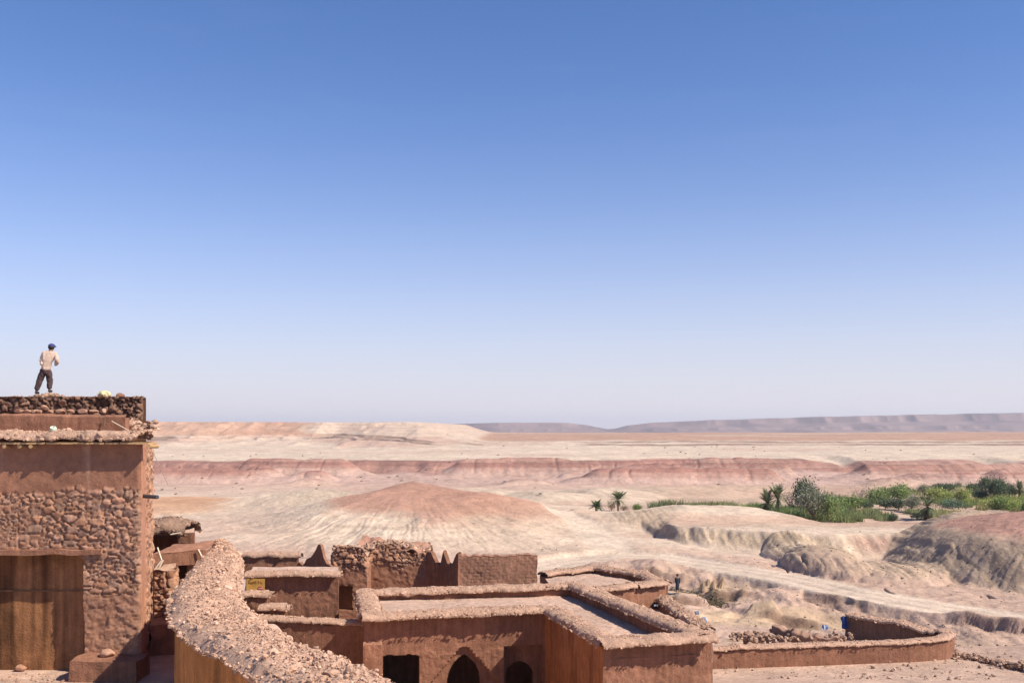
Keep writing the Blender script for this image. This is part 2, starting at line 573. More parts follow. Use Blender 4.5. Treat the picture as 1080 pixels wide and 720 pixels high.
def box(mb, c, size, rz=0, col=(.4, .22, .15), amp=.0, f=3, n=3, seed=0, smooth=False, tilt=(0, 0)):
    """a worn block: subdivided box with optional wobble"""
    c = np.asarray(c, float); hx, hy, hz = [v / 2 for v in size]
    k = np.linspace(-1, 1, n + 1)
    faces = []
    A, B = np.meshgrid(k, k, indexing='ij'); O = np.ones_like(A)
    for ax in range(3):
        for sg in (-1, 1):
            q = [None] * 3
            q[ax] = O * sg; q[(ax + 1) % 3] = A; q[(ax + 2) % 3] = B * sg
            faces.append(np.stack(q, -1))
    ca, sa = math.cos(rz), math.sin(rz)
    for G in faces:
        G = G * np.array([hx, hy, hz])
        x, y, z = G[..., 0], G[..., 1], G[..., 2]
        y, z = y * math.cos(tilt[0]) - z * math.sin(tilt[0]), y * math.sin(tilt[0]) + z * math.cos(tilt[0])
        x, z = x * math.cos(tilt[1]) + z * math.sin(tilt[1]), -x * math.sin(tilt[1]) + z * math.cos(tilt[1])
        G = np.stack([x * ca - y * sa, x * sa + y * ca, z], -1) + c
        mb.grid(disp(G, amp, f, 3, seed), col, smooth=smooth)

def tube(mb, pts, rad, n=8, col=(.2, .15, .1), cap=True):
    pts = np.asarray(pts, float); rad = np.broadcast_to(np.asarray(rad, float), (len(pts),))
    d = np.gradient(pts, axis=0); d /= np.linalg.norm(d, axis=1)[:, None] + 1e-9
    ref = np.array([0, 0, 1.0]) if abs(d[0][2]) < .9 else np.array([1.0, 0, 0])
    s = np.cross(d, ref); s /= np.linalg.norm(s, axis=1)[:, None] + 1e-9
    t = np.cross(s, d)
    a = np.linspace(0, 2 * np.pi, n + 1)
    P = pts[:, None] + rad[:, None, None] * (np.cos(a)[None, :, None] * s[:, None] + np.sin(a)[None, :, None] * t[:, None])
    mb.grid(P, col)
    if cap:
        for e in (0, -1):
            mb.add(np.vstack([P[e, :n], pts[e][None]]), None, [(k, (k + 1) % n, n) for k in range(n)], col)

# ================================================================== TERRAIN
ROADX = np.array([-60, -20, 2, 6.2, 11.9, 17, 22, 27, 30, 35, 39, 44, 60, 110.])
ROADY = np.array([96, 97, 102, 109, 113.6, 112, 105, 97, 89, 80.5, 75.5, 71, 62, 50.])
BRANCH = np.array([(12, 113), (11.5, 122), (10.5, 135), (8, 150), (3, 170), (-8, 200)])
NEARY = np.array([0, 22, 30, 42, 48, 57, 66, 74, 90, 9e3])
NEARZ = np.array([-9, -9.6, -10.3, -11, -11.9, -12.4, -14.6, -15.8, -15.9, -15.9])
BANKX = np.array([18.0, 19.5, 21, 24, 29, 33, 38, 44, 50, 60, 90])
BANKY = np.array([140, 132, 127.5, 124, 121, 119, 118, 119, 121, 124, 130])
FARPX = np.array([-900, 0, 460, 500, 560, 600, 618, 632, 641, 650, 662, 690, 720, 800, 900, 1000, 1080, 1500, 2200])
FARPY = np.array([449, 448, 447.2, 446.2, 445.6, 446.2, 447.8, 450.5, 452.6, 451.8, 448.6, 445.6, 444.0, 441.3, 438.8, 436.8, 435.2, 434, 440])

def seg_dist(X, Y, pts):
    best = np.full(X.shape, 1e9)
    for (x0, y0), (x1, y1) in zip(pts[:-1], pts[1:]):
        dx, dy = x1 - x0, y1 - y0
        t = np.clip(((X - x0) * dx + (Y - y0) * dy) / (dx * dx + dy * dy), 0, 1)
        best = np.minimum(best, np.hypot(X - x0 - t * dx, Y - y0 - t * dy))
    return best

def dome(X, Y, x, y, rx, ry, h, pw=2.2, ps=.8):
    r = np.hypot((X - x) / rx, (Y - y) / ry)
    return h * np.clip(1 - r ** pw, 0, 1) ** ps

def terrain(X, Y):
    """ground height relative to the eye, and soil colour"""
    yr = np.interp(X, ROADX, ROADY)
    n_big = fbm2(X / 40, Y / 40, 3, 1); n_mid = fbm2(X / 11, Y / 11, 4, 2); n_sm = fbm2(X / 2.6, Y / 2.6, 3, 3)
    gul = rid2(X / 5.5 + .25 * n_mid, Y / 9, 3, 4)
    flute = rid2(X / 1.5, Y / 6.0, 3, 5)
    # village slope and the low fields before the track
    zn = np.interp(Y, NEARY, NEARZ)
    s = Y - yr
    mid = sm(60, 74, Y)
    terr = .55 * sm(-.04, .10, fbm2(X / 15, Y / 8, 4, 8)) + .5 * sm(.14, .26, fbm2(X / 13 + 4, Y / 6, 4, 9)) + .4 * sm(-.28, -.16, fbm2(X / 14 - 4, Y / 6, 4, 10))
    cut = rid2(X / 7.5 + .5 * n_mid, Y / 6 + .3 * n_sm, 3, 41) * sm(-.1, .3, fbm2(X / 14, Y / 12, 2, 47))
    zlow = zn + mid * (terr - .6) * 1.0 - .8 * mid * sm(.5, .9, cut)
    zhigh = -14.6 + .25 * n_mid
    CUTF = 0
    k = sm(-19, -3.2, s + 6.5 * n_mid + 3.0 * (gul - .3) + .8 * n_sm)
    kk = sm(8, -6, X)
    k = np.maximum(k, sm(-5.5, -3.0, s))
    k = k * (1 - kk) + sm(-30, 0, Y - 96) * kk
    z = zlow * (1 - k) + zhigh * k
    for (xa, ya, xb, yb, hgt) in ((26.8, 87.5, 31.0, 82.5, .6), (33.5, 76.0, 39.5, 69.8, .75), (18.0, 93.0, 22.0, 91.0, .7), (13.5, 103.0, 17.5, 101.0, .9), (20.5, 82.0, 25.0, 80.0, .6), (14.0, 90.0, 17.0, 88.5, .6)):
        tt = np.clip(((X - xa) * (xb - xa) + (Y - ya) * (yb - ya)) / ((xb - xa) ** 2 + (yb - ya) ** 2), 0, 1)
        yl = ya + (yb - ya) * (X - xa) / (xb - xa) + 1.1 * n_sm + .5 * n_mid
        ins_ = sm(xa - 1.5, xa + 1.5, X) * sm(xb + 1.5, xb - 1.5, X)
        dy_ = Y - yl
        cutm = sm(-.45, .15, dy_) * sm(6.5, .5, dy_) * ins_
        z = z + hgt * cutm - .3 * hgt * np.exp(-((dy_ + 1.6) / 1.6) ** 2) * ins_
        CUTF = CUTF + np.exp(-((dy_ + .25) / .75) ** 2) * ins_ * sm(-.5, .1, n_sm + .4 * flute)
    z = z - .22 * k * (1 - k) * 4 * np.clip(flute, 0, 1) * mid
    z = z - .8 * sm(112, 240, Y) * 0 + np.where(Y > 112, .30 * n_big + .25 * n_mid, 0) * sm(112, 130, Y)
    C = np.empty(X.shape + (3,))
    pink = np.array([.54, .365, .28]); cream = np.array([.66, .515, .39]); red = np.array([.44, .235, .175])
    olive = np.array([.43, .315, .215]); tan = np.array([.52, .37, .25]); grey = np.array([.34, .22, .155]); straw = np.array([.54, .39, .235])
    C[:] = pink
    def mix(c, m):
        C[:] = C * (1 - m[..., None]) + c * m[..., None]
    # soils of the near fields
    mix(straw, .55 * mid * (1 - k) * sm(-.05, .25, fbm2(X / 9, Y / 4, 3, 21)))
    mix(tan, .6 * mid * (1 - k) * sm(.0, .3, -n_mid))
    mix(grey, mid * .75 * sm(.5, .9, cut) * (1 - k))
    mix(grey, mid * 1.6 * k * (1 - k) * sm(.3, .9, flute))
    mix(np.array([.57, .385, .29]), sm(60, 50, Y))
    mix(np.array([.22, .13, .09]), .85 * np.clip(CUTF, 0, 1))  # shade on the cut bank faces, painted into the soil colour
    # open pink-cream ground past the track
    mix(cream, .75 * sm(104, 120, Y) * sm(-.35, .25, n_big + .5 * n_mid) * sm(260, 230, Y))
    mix(np.array([.55, .375, .295]), .6 * sm(200, 235, Y))
    cr1 = 1 - np.abs(vn2(X / 3.6 + .6 * n_mid, Y / 9 + .5 * n_mid, 97)); cr2 = fbm2(X / 10, Y / 8, 2, 98)
    crk = sm(.955, .985, cr1) * sm(.05, .3, cr2) * sm(66, 72, Y) * sm(118, 108, Y) * (X > 3)
    z = z - .35 * crk
    mix(np.array([.20, .12, .085]), .8 * crk)
    # --- central mound
    r = np.hypot((X + 15.4) / np.where(X > -15.4, 23, 20), (Y - 150) / np.where(Y < 150, 30, 25))
    ang = np.arctan2(Y - 150, X + 15.4)
    m1 = 6.5 * np.exp(-1.25 * r ** 1.32)
    m1 = m1 + 1.3 * np.exp(-(np.hypot((X + 2.5) / 8, (Y - 140) / 12)) ** 2) + .9 * np.exp(-(np.hypot((X + 27) / 7, (Y - 140) / 11)) ** 2) + .5 * n_mid * np.exp(-((r - .9) / .5) ** 2)
    bell = np.exp(-((r - .75) / .5) ** 2)
    gl = rid2(ang * 15 + .9 * n_mid + .5 * n_big, r * 2.2, 3, 12)
    gl2 = rid2(ang * 42 + .5 * n_sm, r * 1.6, 2, 13)
    z = z + m1 - np.exp(-((r - .95) / .5) ** 2) * (.12 * np.clip(gl, 0, 1) + .15 * np.clip(gl2, 0, 1))
    fl = np.hypot((X + 33) / 12, (Y - 163) / 7)
    z = z + 1.6 * np.exp(-fl ** 2)
    mound = np.exp(-(r / 1.15) ** 4)
    mix(cream, .95 * mound)
    mix(np.array([.55, .365, .255]), .75 * mound * sm(-4, 14, X + 15.4 - 6 * n_mid))
    top = sm(-11.9, -10.7, z + .7 * n_mid + .35 * n_sm + .05 * (X + 15.4)) * mound
    mix(np.array([.45, .235, .165]), .9 * top)
    mix(np.array([.43, .33, .24]), .85 * np.exp(-fl ** 2 * 1.1))
    band = np.exp(-((z + 12.15 + .12 * n_mid) / .13) ** 2) * mound * (X > -24)
    mix(grey, .55 * band * sm(-.2, .3, n_mid))
    # --- hill at the left with an orange crest
    r2 = np.hypot((X + 62) / 30, (Y - 168) / 24)
    z = z + 2.5 * np.exp(-r2 ** 2.2)
    mix(cream, .9 * np.exp(-(r2 / 1.1) ** 4))
    mix(np.array([.57, .32, .19]), .95 * sm(-13.25, -12.75, z + .3 * n_mid) * np.exp(-(r2 / 1.0) ** 4) * sm(-42, -50, X))
    hills_ = 0
    for px_, y_, rx_, ry_, h_ in ((578, 204, 13, 15, 1.9), (632, 212, 16, 16, 2.0), (705, 224, 22, 18, 1.8), (520, 214, 18, 16, 1.5), (770, 236, 20, 14, 1.3)):
        hills_ = np.maximum(hills_, dome(X + 1.5 * n_mid, Y, (px_ - 540) / F * y_, y_, rx_, ry_, h_, 1.7, 1.1))
    ril = np.clip(rid2(X / 2.4 + .22 * (Y - 200), Y / 26, 3, 99), -.3, 1)
    z = z + hills_ - .20 * ril * sm(.1, .8, hills_)
    mix(np.array([.60, .46, .345]), .85 * sm(.1, .7, hills_))
    # --- cream dune before the oasis and the eroded bank it stands on
    db = Y - (np.interp(X, BANKX, BANKY) + .55 * vn2(X / 4.6, X * 0, 14) + .22 * vn2(X / .9, X * 0, 15))
    bank = np.clip((db + .5 * n_sm + 4.2) / 4.6, 0, 1) ** 1.5 * sm(18.6 - 7 * sm(128, 145, Y), 20.4 + 6 * sm(128, 145, Y), X + .8 * n_sm) * sm(170 - 13 * sm(36, 44, X), 146 - 14 * sm(36, 44, X), Y)
    z = z - .35 * np.exp(-((db + 5.5) / 2.5) ** 2) * sm(19, 22, X) * sm(48, 42, X)
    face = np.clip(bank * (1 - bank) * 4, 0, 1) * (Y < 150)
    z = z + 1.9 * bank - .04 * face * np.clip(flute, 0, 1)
    dn = dome(X, Y, 31, 150, 21, 14, .95, 1.7, 1.2)
    z = z + dn
    mix(cream, np.clip(.9 * sm(.1, .6, dn) + .35 * bank * sm(175, 165, Y), 0, .9))
    mix(np.array([.57, .375, .27]), .75 * bank * sm(.5, .1, dn) * sm(126, 132, Y) * sm(150, 142, Y))
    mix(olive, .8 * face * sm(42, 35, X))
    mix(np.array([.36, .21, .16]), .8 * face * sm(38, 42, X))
    # --- rounded eroded lumps by the track
    lumps = 0
    for px, y, rx, ry, h in ((842, 112, 4.0, 8, 1.5), (868, 104, 4.0, 8.5, 2.1), (888, 100.5, 3.4, 6, 1.5), (935, 99, 5.6, 7, 1.0)):
        lumps = np.maximum(lumps, dome(X + .5 * n_sm, Y + .5 * n_sm, (px - 540) / F * y, y, rx, ry, h, 2.2, .6))
    z = z + lumps + .14 * fbm2(X / 2.0, Y / 2.0, 4, 51) * sm(.1, .8, lumps) - .06 * np.clip(flute, 0, 1) * sm(.1, 1, lumps) * sm(2.6, 1.6, lumps)
    mix(olive * 1.02, .7 * sm(.15, .9, lumps))
    # --- the big red-topped mound at the right
    rr = np.hypot((X - 62.5) / 21.5, (Y - 105) / 23) + .05 * n_mid + .015 * n_sm
    big = 2.5 * (1 - sm(.74, 1.03, rr)) + 3.5 * np.clip(1 - (rr / 1.0) ** 1.7, 0, 1)
    bf = sm(.74, .88, rr) * sm(1.06, .98, rr)
    fl2 = rid2((np.arctan2(Y - 105, X - 62.5)) * 14 + .3 * n_mid, rr * 2.2, 3, 17)
    z = z + big - .20 * bf * np.clip(fl2, -.2, 1) + .22 * bf * fbm2(X / 2.2, Y / 2.2, 4, 50)
    inb = sm(1.03, .97, rr)
    mix(np.array([.41, .30, .215]), .9 * inb)
    mix(np.array([.43, .235, .18]), .92 * sm(.78, .66, rr + .05 * n_mid))
    # --- track: graded flat, pale
    dr = seg_dist(X, Y, list(zip(ROADX, ROADY)))
    db2 = seg_dist(X, Y, [tuple(q) for q in BRANCH])
    wob = .6 * n_mid + .3 * n_sm
    rm = sm(3.4, 2.3, dr + .6 * wob) * sm(-6, 4, X)
    rm2 = sm(3.6, 1.8, db2 + 1.0 * wob) * sm(185, 150, Y)
    z = z * (1 - rm) + (-14.55) * rm
    z = z * (1 - rm2 * .2) + (-14.6) * rm2 * .2
    rut = np.exp(-((dr - .9) / .35) ** 2) * rm
    z = z - .06 * rut
    shd = sm(9, 4.5, dr) * sm(-6, 4, X) * (1 - rm)
    mix(np.array([.52, .35, .265]), .55 * shd * sm(-.4, .3, n_mid))
    mix(np.array([.68, .53, .41]), np.maximum(rm, rm2 * .95) * .97)
    mix(np.array([.56, .41, .31]), .6 * rm * np.exp(-((dr - .9) / .4) ** 2))
    # --- flats of the oasis
    oas = sm(156, 172, Y) * sm(270, 235, Y) * sm(20, 40, X)
    mix(np.array([.50, .32, .225]), .55 * oas)
    # --- red bluffs beyond the river plain
    far = sm(225, 255, Y)
    spur = rid2(X / 46, Y / 210, 3, 22); sp2 = rid2(X / 15, Y / 90, 3, 23); sp3 = rid2(X / 5.5, Y / 40, 2, 24)
    Yw = Y + 26 * fbm2(X / 70, Y / 160, 4, 25) + 20 * (spur - .3) + 7 * (sp2 - .3) * sm(-.2, .4, n_big) + 1.0 * (sp3 - .3)
    rimY = 326 + 22 * fbm2(X / 60, X * 0, 3, 61) + 9 * fbm2(X / 19, Y / 50, 3, 62) + 1.5 * (rid2(X / 8, Y / 60, 2, 63) - .3)
    dip = 3.8 * sm(-.05, .42, fbm2(X / 34, X * 0 + 5, 3, 64)) * np.exp(-((Y - rimY - 4) / 26) ** 2)
    sc_ = np.clip((Y - rimY + 30) / 30, 0, 1)
    st = .55 * sm(262, 315, Y) + 3.9 * (.62 * sc_ ** 1.3 + .38 * sm(.62, .84, sc_)) + .55 * sm(1, 12, Y - rimY)
    hl = 0 * Y; q = 0 * Y
    for Yl, wd, H, wl, sd_ in ((259, 7.5, 2.9, 24, 70), (272, 9, 4.0, 30, 71), (287, 9, 4.6, 26, 72), (304, 10, 5.6, 34, 73)):
        yl = Yl + 6 * fbm2(X / 50, X * 0 + Yl, 2, sd_ + 10)
        nn = sm(-.34, .26, fbm2(X / wl, X * 0 + Yl * .37, 3, sd_, .42))
        gg = np.clip(rid2(X / 7.5 + .5 * n_mid, Y / 40, 2, sd_ + 20), -.4, 1)
        dd = (Y - yl) / np.where(Y < yl, wd, wd * 1.3)
        hk = H * nn * (1 - np.clip(np.abs(dd), 0, 1) ** 1.5) * (1 - .17 * gg * sm(1.1, .4, nn))
        better = hk > hl
        q = np.where(better, np.clip(hk / H, 0, 1), q); hl = np.maximum(hl, hk)
    st = st - dip
    onh_pre = sm(.15, .5, q) * (hl > st) * (Y < 330) * far + sm(.15, .5, sc_) * sm(1, .8, sc_) * far
    z = z + far * np.maximum(st, np.where(Y < 335, hl, 0)) + far * .05 * (sp3 + sp2) * sm(255, 270, Y) * sm(345, 335, Y)
    z = z + .28 * fbm2(X / 3.2, Y / 6, 4, 122) * sm(250, 262, Y) * sm(5, -3, Y - rimY) - .35 * np.exp(-(vn2(X / 5 + .4 * n_mid, Y / 40, 123) / .12) ** 2) * np.clip(onh_pre, 0, 1)
    z = z + sm(350, 600, Y) * .3 + sm(345, 380, Y) * (.35 * fbm2(X / 30, Y / 30, 4, 27))
    inred = sm(254, 262, Y + 4 * n_mid) * sm(5, -2, Y - rimY) * far
    mix(np.array([.53, .355, .29]), .9 * inred)
    onh = sm(.0, .25, hl - st)
    redw = np.clip(onh * sm(.22, .75, q) + .85 * (1 - onh) * sm(.12, .6, sc_), 0, 1) * inred
    mix(np.array([.365, .18, .14]), .94 * redw)
    strat = fbm2(z * 1.6 + .25 * n_big, X / 160, 3, 28)
    mix(np.array([.30, .155, .125]), redw * .65 * sm(.0, .4, strat))
    mix(np.array([.50, .33, .26]), redw * .55 * sm(.05, .45, -strat))
    for zc_, wd_, am in ((-10.25, .13, .8), (-11.4, .08, .6), (-12.6, .08, .5)):
        mix(np.array([.21, .14, .11]), inred * am * np.exp(-((z - zc_ - .30 * n_big) / wd_) ** 2) * sm(.02, .3, fbm2(X / 22, Y / 60, 3, 90)))
    pc = sm(-2, 5, Y - rimY) * sm(290, 300, Y)
    mix(np.array([.635, .50, .385]), .95 * pc)
    mix(np.array([.55, .385, .295]), .6 * pc * sm(.05, .4, fbm2(X / 60, Y / 40, 4, 29)))
    mix(np.array([.30, .20, .15]), .8 * np.exp(-((Y - rimY - 1.0) / 1.6) ** 2) * sm(.12, .35, fbm2(X / 17, X * 0 + 3, 3, 93)) * far)
    # --- second step and the low orange hills behind
    Y2 = Y + 34 * fbm2(X / 170, Y / 400, 3, 30) + 10 * rid2(X / 34, Y / 160, 3, 31)
    st2 = .9 * sm(545, 556, Y2) + .8 * sm(590, 598, Y2) + 1.6 * sm(610, 760, Y2)
    z = z + st2 + sm(720, 1050, Y) * (1.5 + 1.6 * fbm2(X / 210, Y / 300, 3, 32))
    mix(np.array([.30, .20, .155]), .85 * sm(-.25, .2, fbm2(X / 55, Y / 200, 3, 94)) * np.clip(sm(543, 546, Y2) * sm(559, 554, Y2) + sm(588, 590, Y2) * sm(600, 597, Y2), 0, 1))
    mix(np.array([.455, .27, .19]), .9 * sm(604, 640, Y2))
    mix(np.array([.56, .42, .31]), .5 * sm(720, 800, Y2) * sm(.1, .4, fbm2(X / 90, Y / 120, 4, 33)))
    z = z - sm(1100, 1500, Y) * 2 - np.clip(Y - 1500, 0, 3000) * .0045
    # --- flat-topped hill at the left
    U = X / np.maximum(Y, 1)
    edge = -30 + 14 * fbm2(Y / 60, Y * 0, 2, 34)
    sp6 = rid2(X / 62, Y / 260, 3, 36)
    ramp = Y + 40 * fbm2(X / 120, Y / 200, 3, 35) + 46 * (sp6 - .3) + 7 * rid2(X / 15, Y / 70, 2, 37)
    mx = sm(0, 1, (-12 - X) / 62)
    prog = np.clip((ramp - 455) / 165, 0, 1)
    prof = .20 * sm(0, .34, prog) + .10 * sm(.40, .44, prog) + .10 * sm(.52, .55, prog) + .60 * np.clip((prog - .58) / .40, 0, 1) ** .9
    prof = prof + .035 * fbm2(X / 7, Y / 14, 4, 124) * sm(.02, .2, prof) * sm(1, .9, prof) - .03 * np.exp(-(vn2(X / 9 + .3 * n_big, Y / 80, 125) / .14) ** 2) * sm(.3, .5, prof) * sm(1, .95, prof)
    zm = (4.35 - (-9.3)) * prof * np.clip(mx * 1.0, 0, 1)
    top_cap = np.minimum(z + zm, 4.2 + .15 * fbm2(X / 25, Y / 25, 3, 38))
    mesa = sm(.02, .12, zm / 13) * sm(1150, 1000, Y)
    z = np.where(zm > 0, z + (top_cap - z) * sm(1300, 1050, Y), z)
    mix(np.array([.60, .455, .355]), .9 * mesa)
    pinks = fbm2(X / 70, z * .35, 4, 39)
    mix(np.array([.50, .325, .255]), .75 * mesa * sm(-.05, .25, pinks) * sm(-2.5, -5.0, z))
    led = np.clip(sm(.395, .41, prog) * sm(.45, .435, prog) + sm(.515, .525, prog) * sm(.56, .548, prog), 0, 1)
    mix(np.array([.26, .18, .14]), .85 * mesa * led * sm(-.12, .15, fbm2(X / 28, Y / 200, 3, 40)))
    org = mesa * sm(-4.6, -3.2, z + .8 * fbm2(X / 30, z, 3, 42)) * sm(-95, -135, X + 40 * n_big)
    mix(np.array([.47, .27, .19]), .92 * org)
    mix(np.array([.56, .36, .26]), .7 * org * sm(.1, .6, sp6))
    crem = mesa * sm(-3.6, -2.6, z) * (1 - sm(-95, -135, X + 40 * n_big))
    mix(np.array([.50, .36, .28]), .7 * crem * sm(.0, .25, fbm2(z * 2.6, X / 90, 3, 41)))
    # --- far plateau across the plain
    px = 540 + F * U
    zt = (HY - np.interp(px, FARPX, FARPY)) / F * 5000
    zt = zt + 2.0 * fbm2(X / 90, X * 0, 3, 43)
    fy = Y + 130 * fbm2(X / 500, Y / 900, 4, 44) + 90 * (rid2(X / 260, Y / 1500, 3, 45) - .3)
    pr = np.clip((fy - 4350) / 560, 0, 1)
    fp = .55 * pr + .15 * sm(.35, .40, pr) + .30 * sm(.82, .92, pr)
    zf = z + (zt - z) * np.clip(fp, 0, 1) 
    z = np.where(Y > 3800, zf, z)
    mix(np.array([.48, .33, .26]), sm(1400, 2200, Y))
    mix(np.array([.27, .175, .155]), .92 * sm(.0, .15, pr))
    mix(np.array([.17, .11, .10]), .85 * sm(.0, .1, pr) * sm(-.1, .4, fbm2(X / 160, Y / 300, 4, 46)))
    # --- raised lane and forecourt of the tall house
    ter = sm(-6.2, -8.2, X) * sm(37, 34, Y)
    z = z * (1 - ter) + (-6.64 + .05 * n_sm) * ter
    # grain
    z = z + .05 * n_sm * sm(30, 60, Y) * sm(300, 200, Y) + .16 * fbm2(X / .9, Y / .9, 3, 48) * sm(150, 95, Y) * sm(50, 75, Y) * (1 - np.maximum(rm, rm2)) * .8
    steep = np.clip(face + sm(.2, .8, lumps) * sm(2.2, 1.2, lumps) + bf * .9, 0, 1)
    C *= (1 + .10 * n_mid + .05 * n_sm + steep * .42 * fbm2(X / .55, z / 1.6, 4, 95))[..., None]
    chn = np.exp(-(vn2(X / 1.25 + .5 * n_sm + .3 * n_mid, Y / 9 + .2 * n_sm, 120) / .13) ** 2) + .6 * np.exp(-(vn2(X / .6 + .4 * n_sm, Y / 7, 121) / .16) ** 2)
    z = z - steep * .11 * chn
    z = z + steep * .16 * fbm2(X / .6, z / 1.8, 3, 96)
    return z, np.clip(C, .02, .85), np.maximum(rm, rm2)

def build_terrain():
    u = np.concatenate([np.linspace(-1.15, -.60, 70)[:-1], np.linspace(-.60, .60, 960), np.linspace(.60, 1.15, 70)[1:]])
    Ys = np.concatenate([np.linspace(5, 40, 120)[:-1], np.linspace(40, 60, 60)[:-1], np.linspace(60, 132, 360)[:-1], np.linspace(132, 265, 240)[:-1],
                         np.linspace(265, 420, 270)[:-1], np.linspace(420, 720, 230)[:-1], np.linspace(720, 1400, 90)[:-1],
                         np.linspace(1400, 4100, 40)[:-1], np.linspace(4100, 5300, 90)[:-1], np.linspace(5300, 9000, 14)])
    Y = np.repeat(Ys[:, None], len(u), 1); X = u[None] * Y
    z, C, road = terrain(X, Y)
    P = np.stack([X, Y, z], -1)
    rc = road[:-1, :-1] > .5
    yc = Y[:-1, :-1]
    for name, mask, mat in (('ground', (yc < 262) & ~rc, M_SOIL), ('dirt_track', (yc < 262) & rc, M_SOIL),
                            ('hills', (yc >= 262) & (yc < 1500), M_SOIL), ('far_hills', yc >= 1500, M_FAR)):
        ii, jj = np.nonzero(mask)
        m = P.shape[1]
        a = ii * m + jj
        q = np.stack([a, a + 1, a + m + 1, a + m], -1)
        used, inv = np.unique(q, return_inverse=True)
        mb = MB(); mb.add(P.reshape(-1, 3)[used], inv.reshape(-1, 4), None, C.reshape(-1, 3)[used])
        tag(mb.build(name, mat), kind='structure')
build_terrain()
def gz(x, y):
    return float(terrain(np.array([[float(x)]]), np.array([[float(y)]]))[0][0, 0])

# ================================================================== VILLAGE
def stone_d(cell=(.33, .185), deep=.075, seed=0):
    def f(U, Z):
        wu = U + .06 * fbm2(U * 3.1, Z * 3.1, 3, seed) + .02 * vn2(U * 15, Z * 15, seed + 2); wz = Z + .05 * fbm2(U * 3.1 + 9, Z * 3.1, 3, seed + 1) + .015 * vn2(U * 15 + 5, Z * 15, seed + 3)
        a1, a2, ia = voro(wu / cell[0], wz / cell[1], seed)
        b1, b2, ib = voro(wu / (cell[0] * .5), wz / (cell[1] * .55), seed + 40)
        m = sm(.02, .10, fbm2(U * 1.7, Z * 2.6, 2, seed + 50) - .02)
        ea, eb = (a2 - a1), (b2 - b1) * .7
        e = np.where(m > .5, eb, ea); i = np.where(m > .5, ib, ia)
        e = e * (1 - .5 * np.exp(-((m - .5) / .2) ** 2))
        faced = .6 + .5 * i + .28 * fbm2(U * 9, Z * 9, 3, seed + 60) + .35 * (((i * 13) % 1) - .5) * np.sin(wz / cell[1] * 5)
        return deep * (sm(0.0, .16, e) * faced * np.where(m > .5, .75, 1) - .12 * (1 - sm(0, .08, e))), i, e
    return f
def stone_c(i, e, U, Z, dark=1.0, mort=(.345, .180, .115), seed=0):
    b = (.80 + .42 * i + .16 * fbm2(U * 10, Z * 10, 3, 700 + seed))[..., None] * STONE
    hue = (((i * 7.3) % 1) - .5)[..., None] * np.array([-.01, .035, .05])
    mm = sm(.0, .09, e)[..., None]
    return (np.array(mort) * (1 - mm) + (b + hue) * mm) * dark

# ---------------------------------------------------------------- tall stone-faced house
HY0 = 27.0
tall = thing('mud_house', 'tall stone-faced mud house with a wide tan doorway, a man standing on its roof', 'house', (-14.5, 29.5, -6.8))
XR = -10.05
ZEAVE = -.42
mb = MB()
sdf = stone_d(seed=3)
DOOR_R = (88 - 540) / F * 27.0                 # right edge of the doorway
U0 = -20.0
def front_d(U, Z):
    d, i, e = sdf(U, Z)
    X = U + U0
    edge = -1.70 + .20 * fbm2(U * 1.1, U * 0, 3, 5) + .10 * fbm2(U * 6, U * 0, 2, 6)
    st = sm(edge + .03, edge - .03, Z)
    pl = sm(-.15, .35, fbm2(U * .9, Z * .9, 3, 8) + 1.1 * sm(-3.6, -5.2, Z) - .25) * st
    plaster = .045 + .025 * fbm2(U * 2.2, Z * 2.2, 4, 9)
    rough = plaster * .8 + .035 * fbm2(U * 9, Z * 9, 3, 10)
    return d * st * (1 - .75 * pl) + plaster * (1 - st) + rough * pl
def front_c(U, Z, C):
    d, i, e = sdf(U, Z)
    edge = -1.70 + .20 * fbm2(U * 1.1, U * 0, 3, 5) + .10 * fbm2(U * 6, U * 0, 2, 6)
    st = sm(edge + .03, edge - .03, Z)
    S = stone_c(i, e, U, Z)
    pl = sm(-.15, .35, fbm2(U * .9, Z * .9, 3, 8) + 1.1 * sm(-3.6, -5.2, Z) - .25)
    S = S * (1 - .55 * pl[..., None]) + np.array([.40, .20, .125]) * .55 * pl[..., None]
    out = C * (1 - st[..., None]) + S * st[..., None]
    drip = sm(.62, .75, vn2(U * 5.5, U * 0, 12)) * sm(-1.9, -.5, Z + .5 * vn2(U * 9, U * 0, 13)) * (1 - st)
    return out + drip[..., None] * np.array([.12, .09, .07])
def front_hole(u, z):
    X = u + U0
    return (X < DOOR_R - .02 * (z + 3.4)) & (z < -3.40 + .03 * vn2(u * 2, u * 0, 4))
panel(mb, (U0, HY0), (XR, HY0), -6.95, ZEAVE, .033, ADOBE * 1.02, .03, 1.3, 21, front_d, front_c, front_hole, .42)
mb.build('front_wall', M_STONE, tall)
mb = MB()
sds = stone_d((.5, .24), .12, 7)
def side_d(U, Z):
    d, i, e = sds(U, Z)
    return d * sm(1.5, 2.3, U + .4 * vn2(Z * 1.3, Z * 0, 5)) + .02
def side_c(U, Z, C):
    d, i, e = sds(U, Z)
    st = sm(1.5, 2.3, U + .4 * vn2(Z * 1.3, Z * 0, 5))[..., None]
    return C * (1 - st) * 1.45 + stone_c(i, e, U, Z) * st  # plaster strip brightened: sunlight on the corner painted into its colour
panel(mb, (XR, HY0), (-12.16, 33.4), -6.95, ZEAVE, .045, ADOBE * 1.05, .04, 1.2, 24, side_d, side_c)
panel(mb, (-12.16, 33.4), (-22, 33.4), -6.95, ZEAVE, .3, ADOBE, .04)
mb.build('side_wall', M_STONE, tall)
mb = MB()                                       # boarded doorway: earth-washed panel
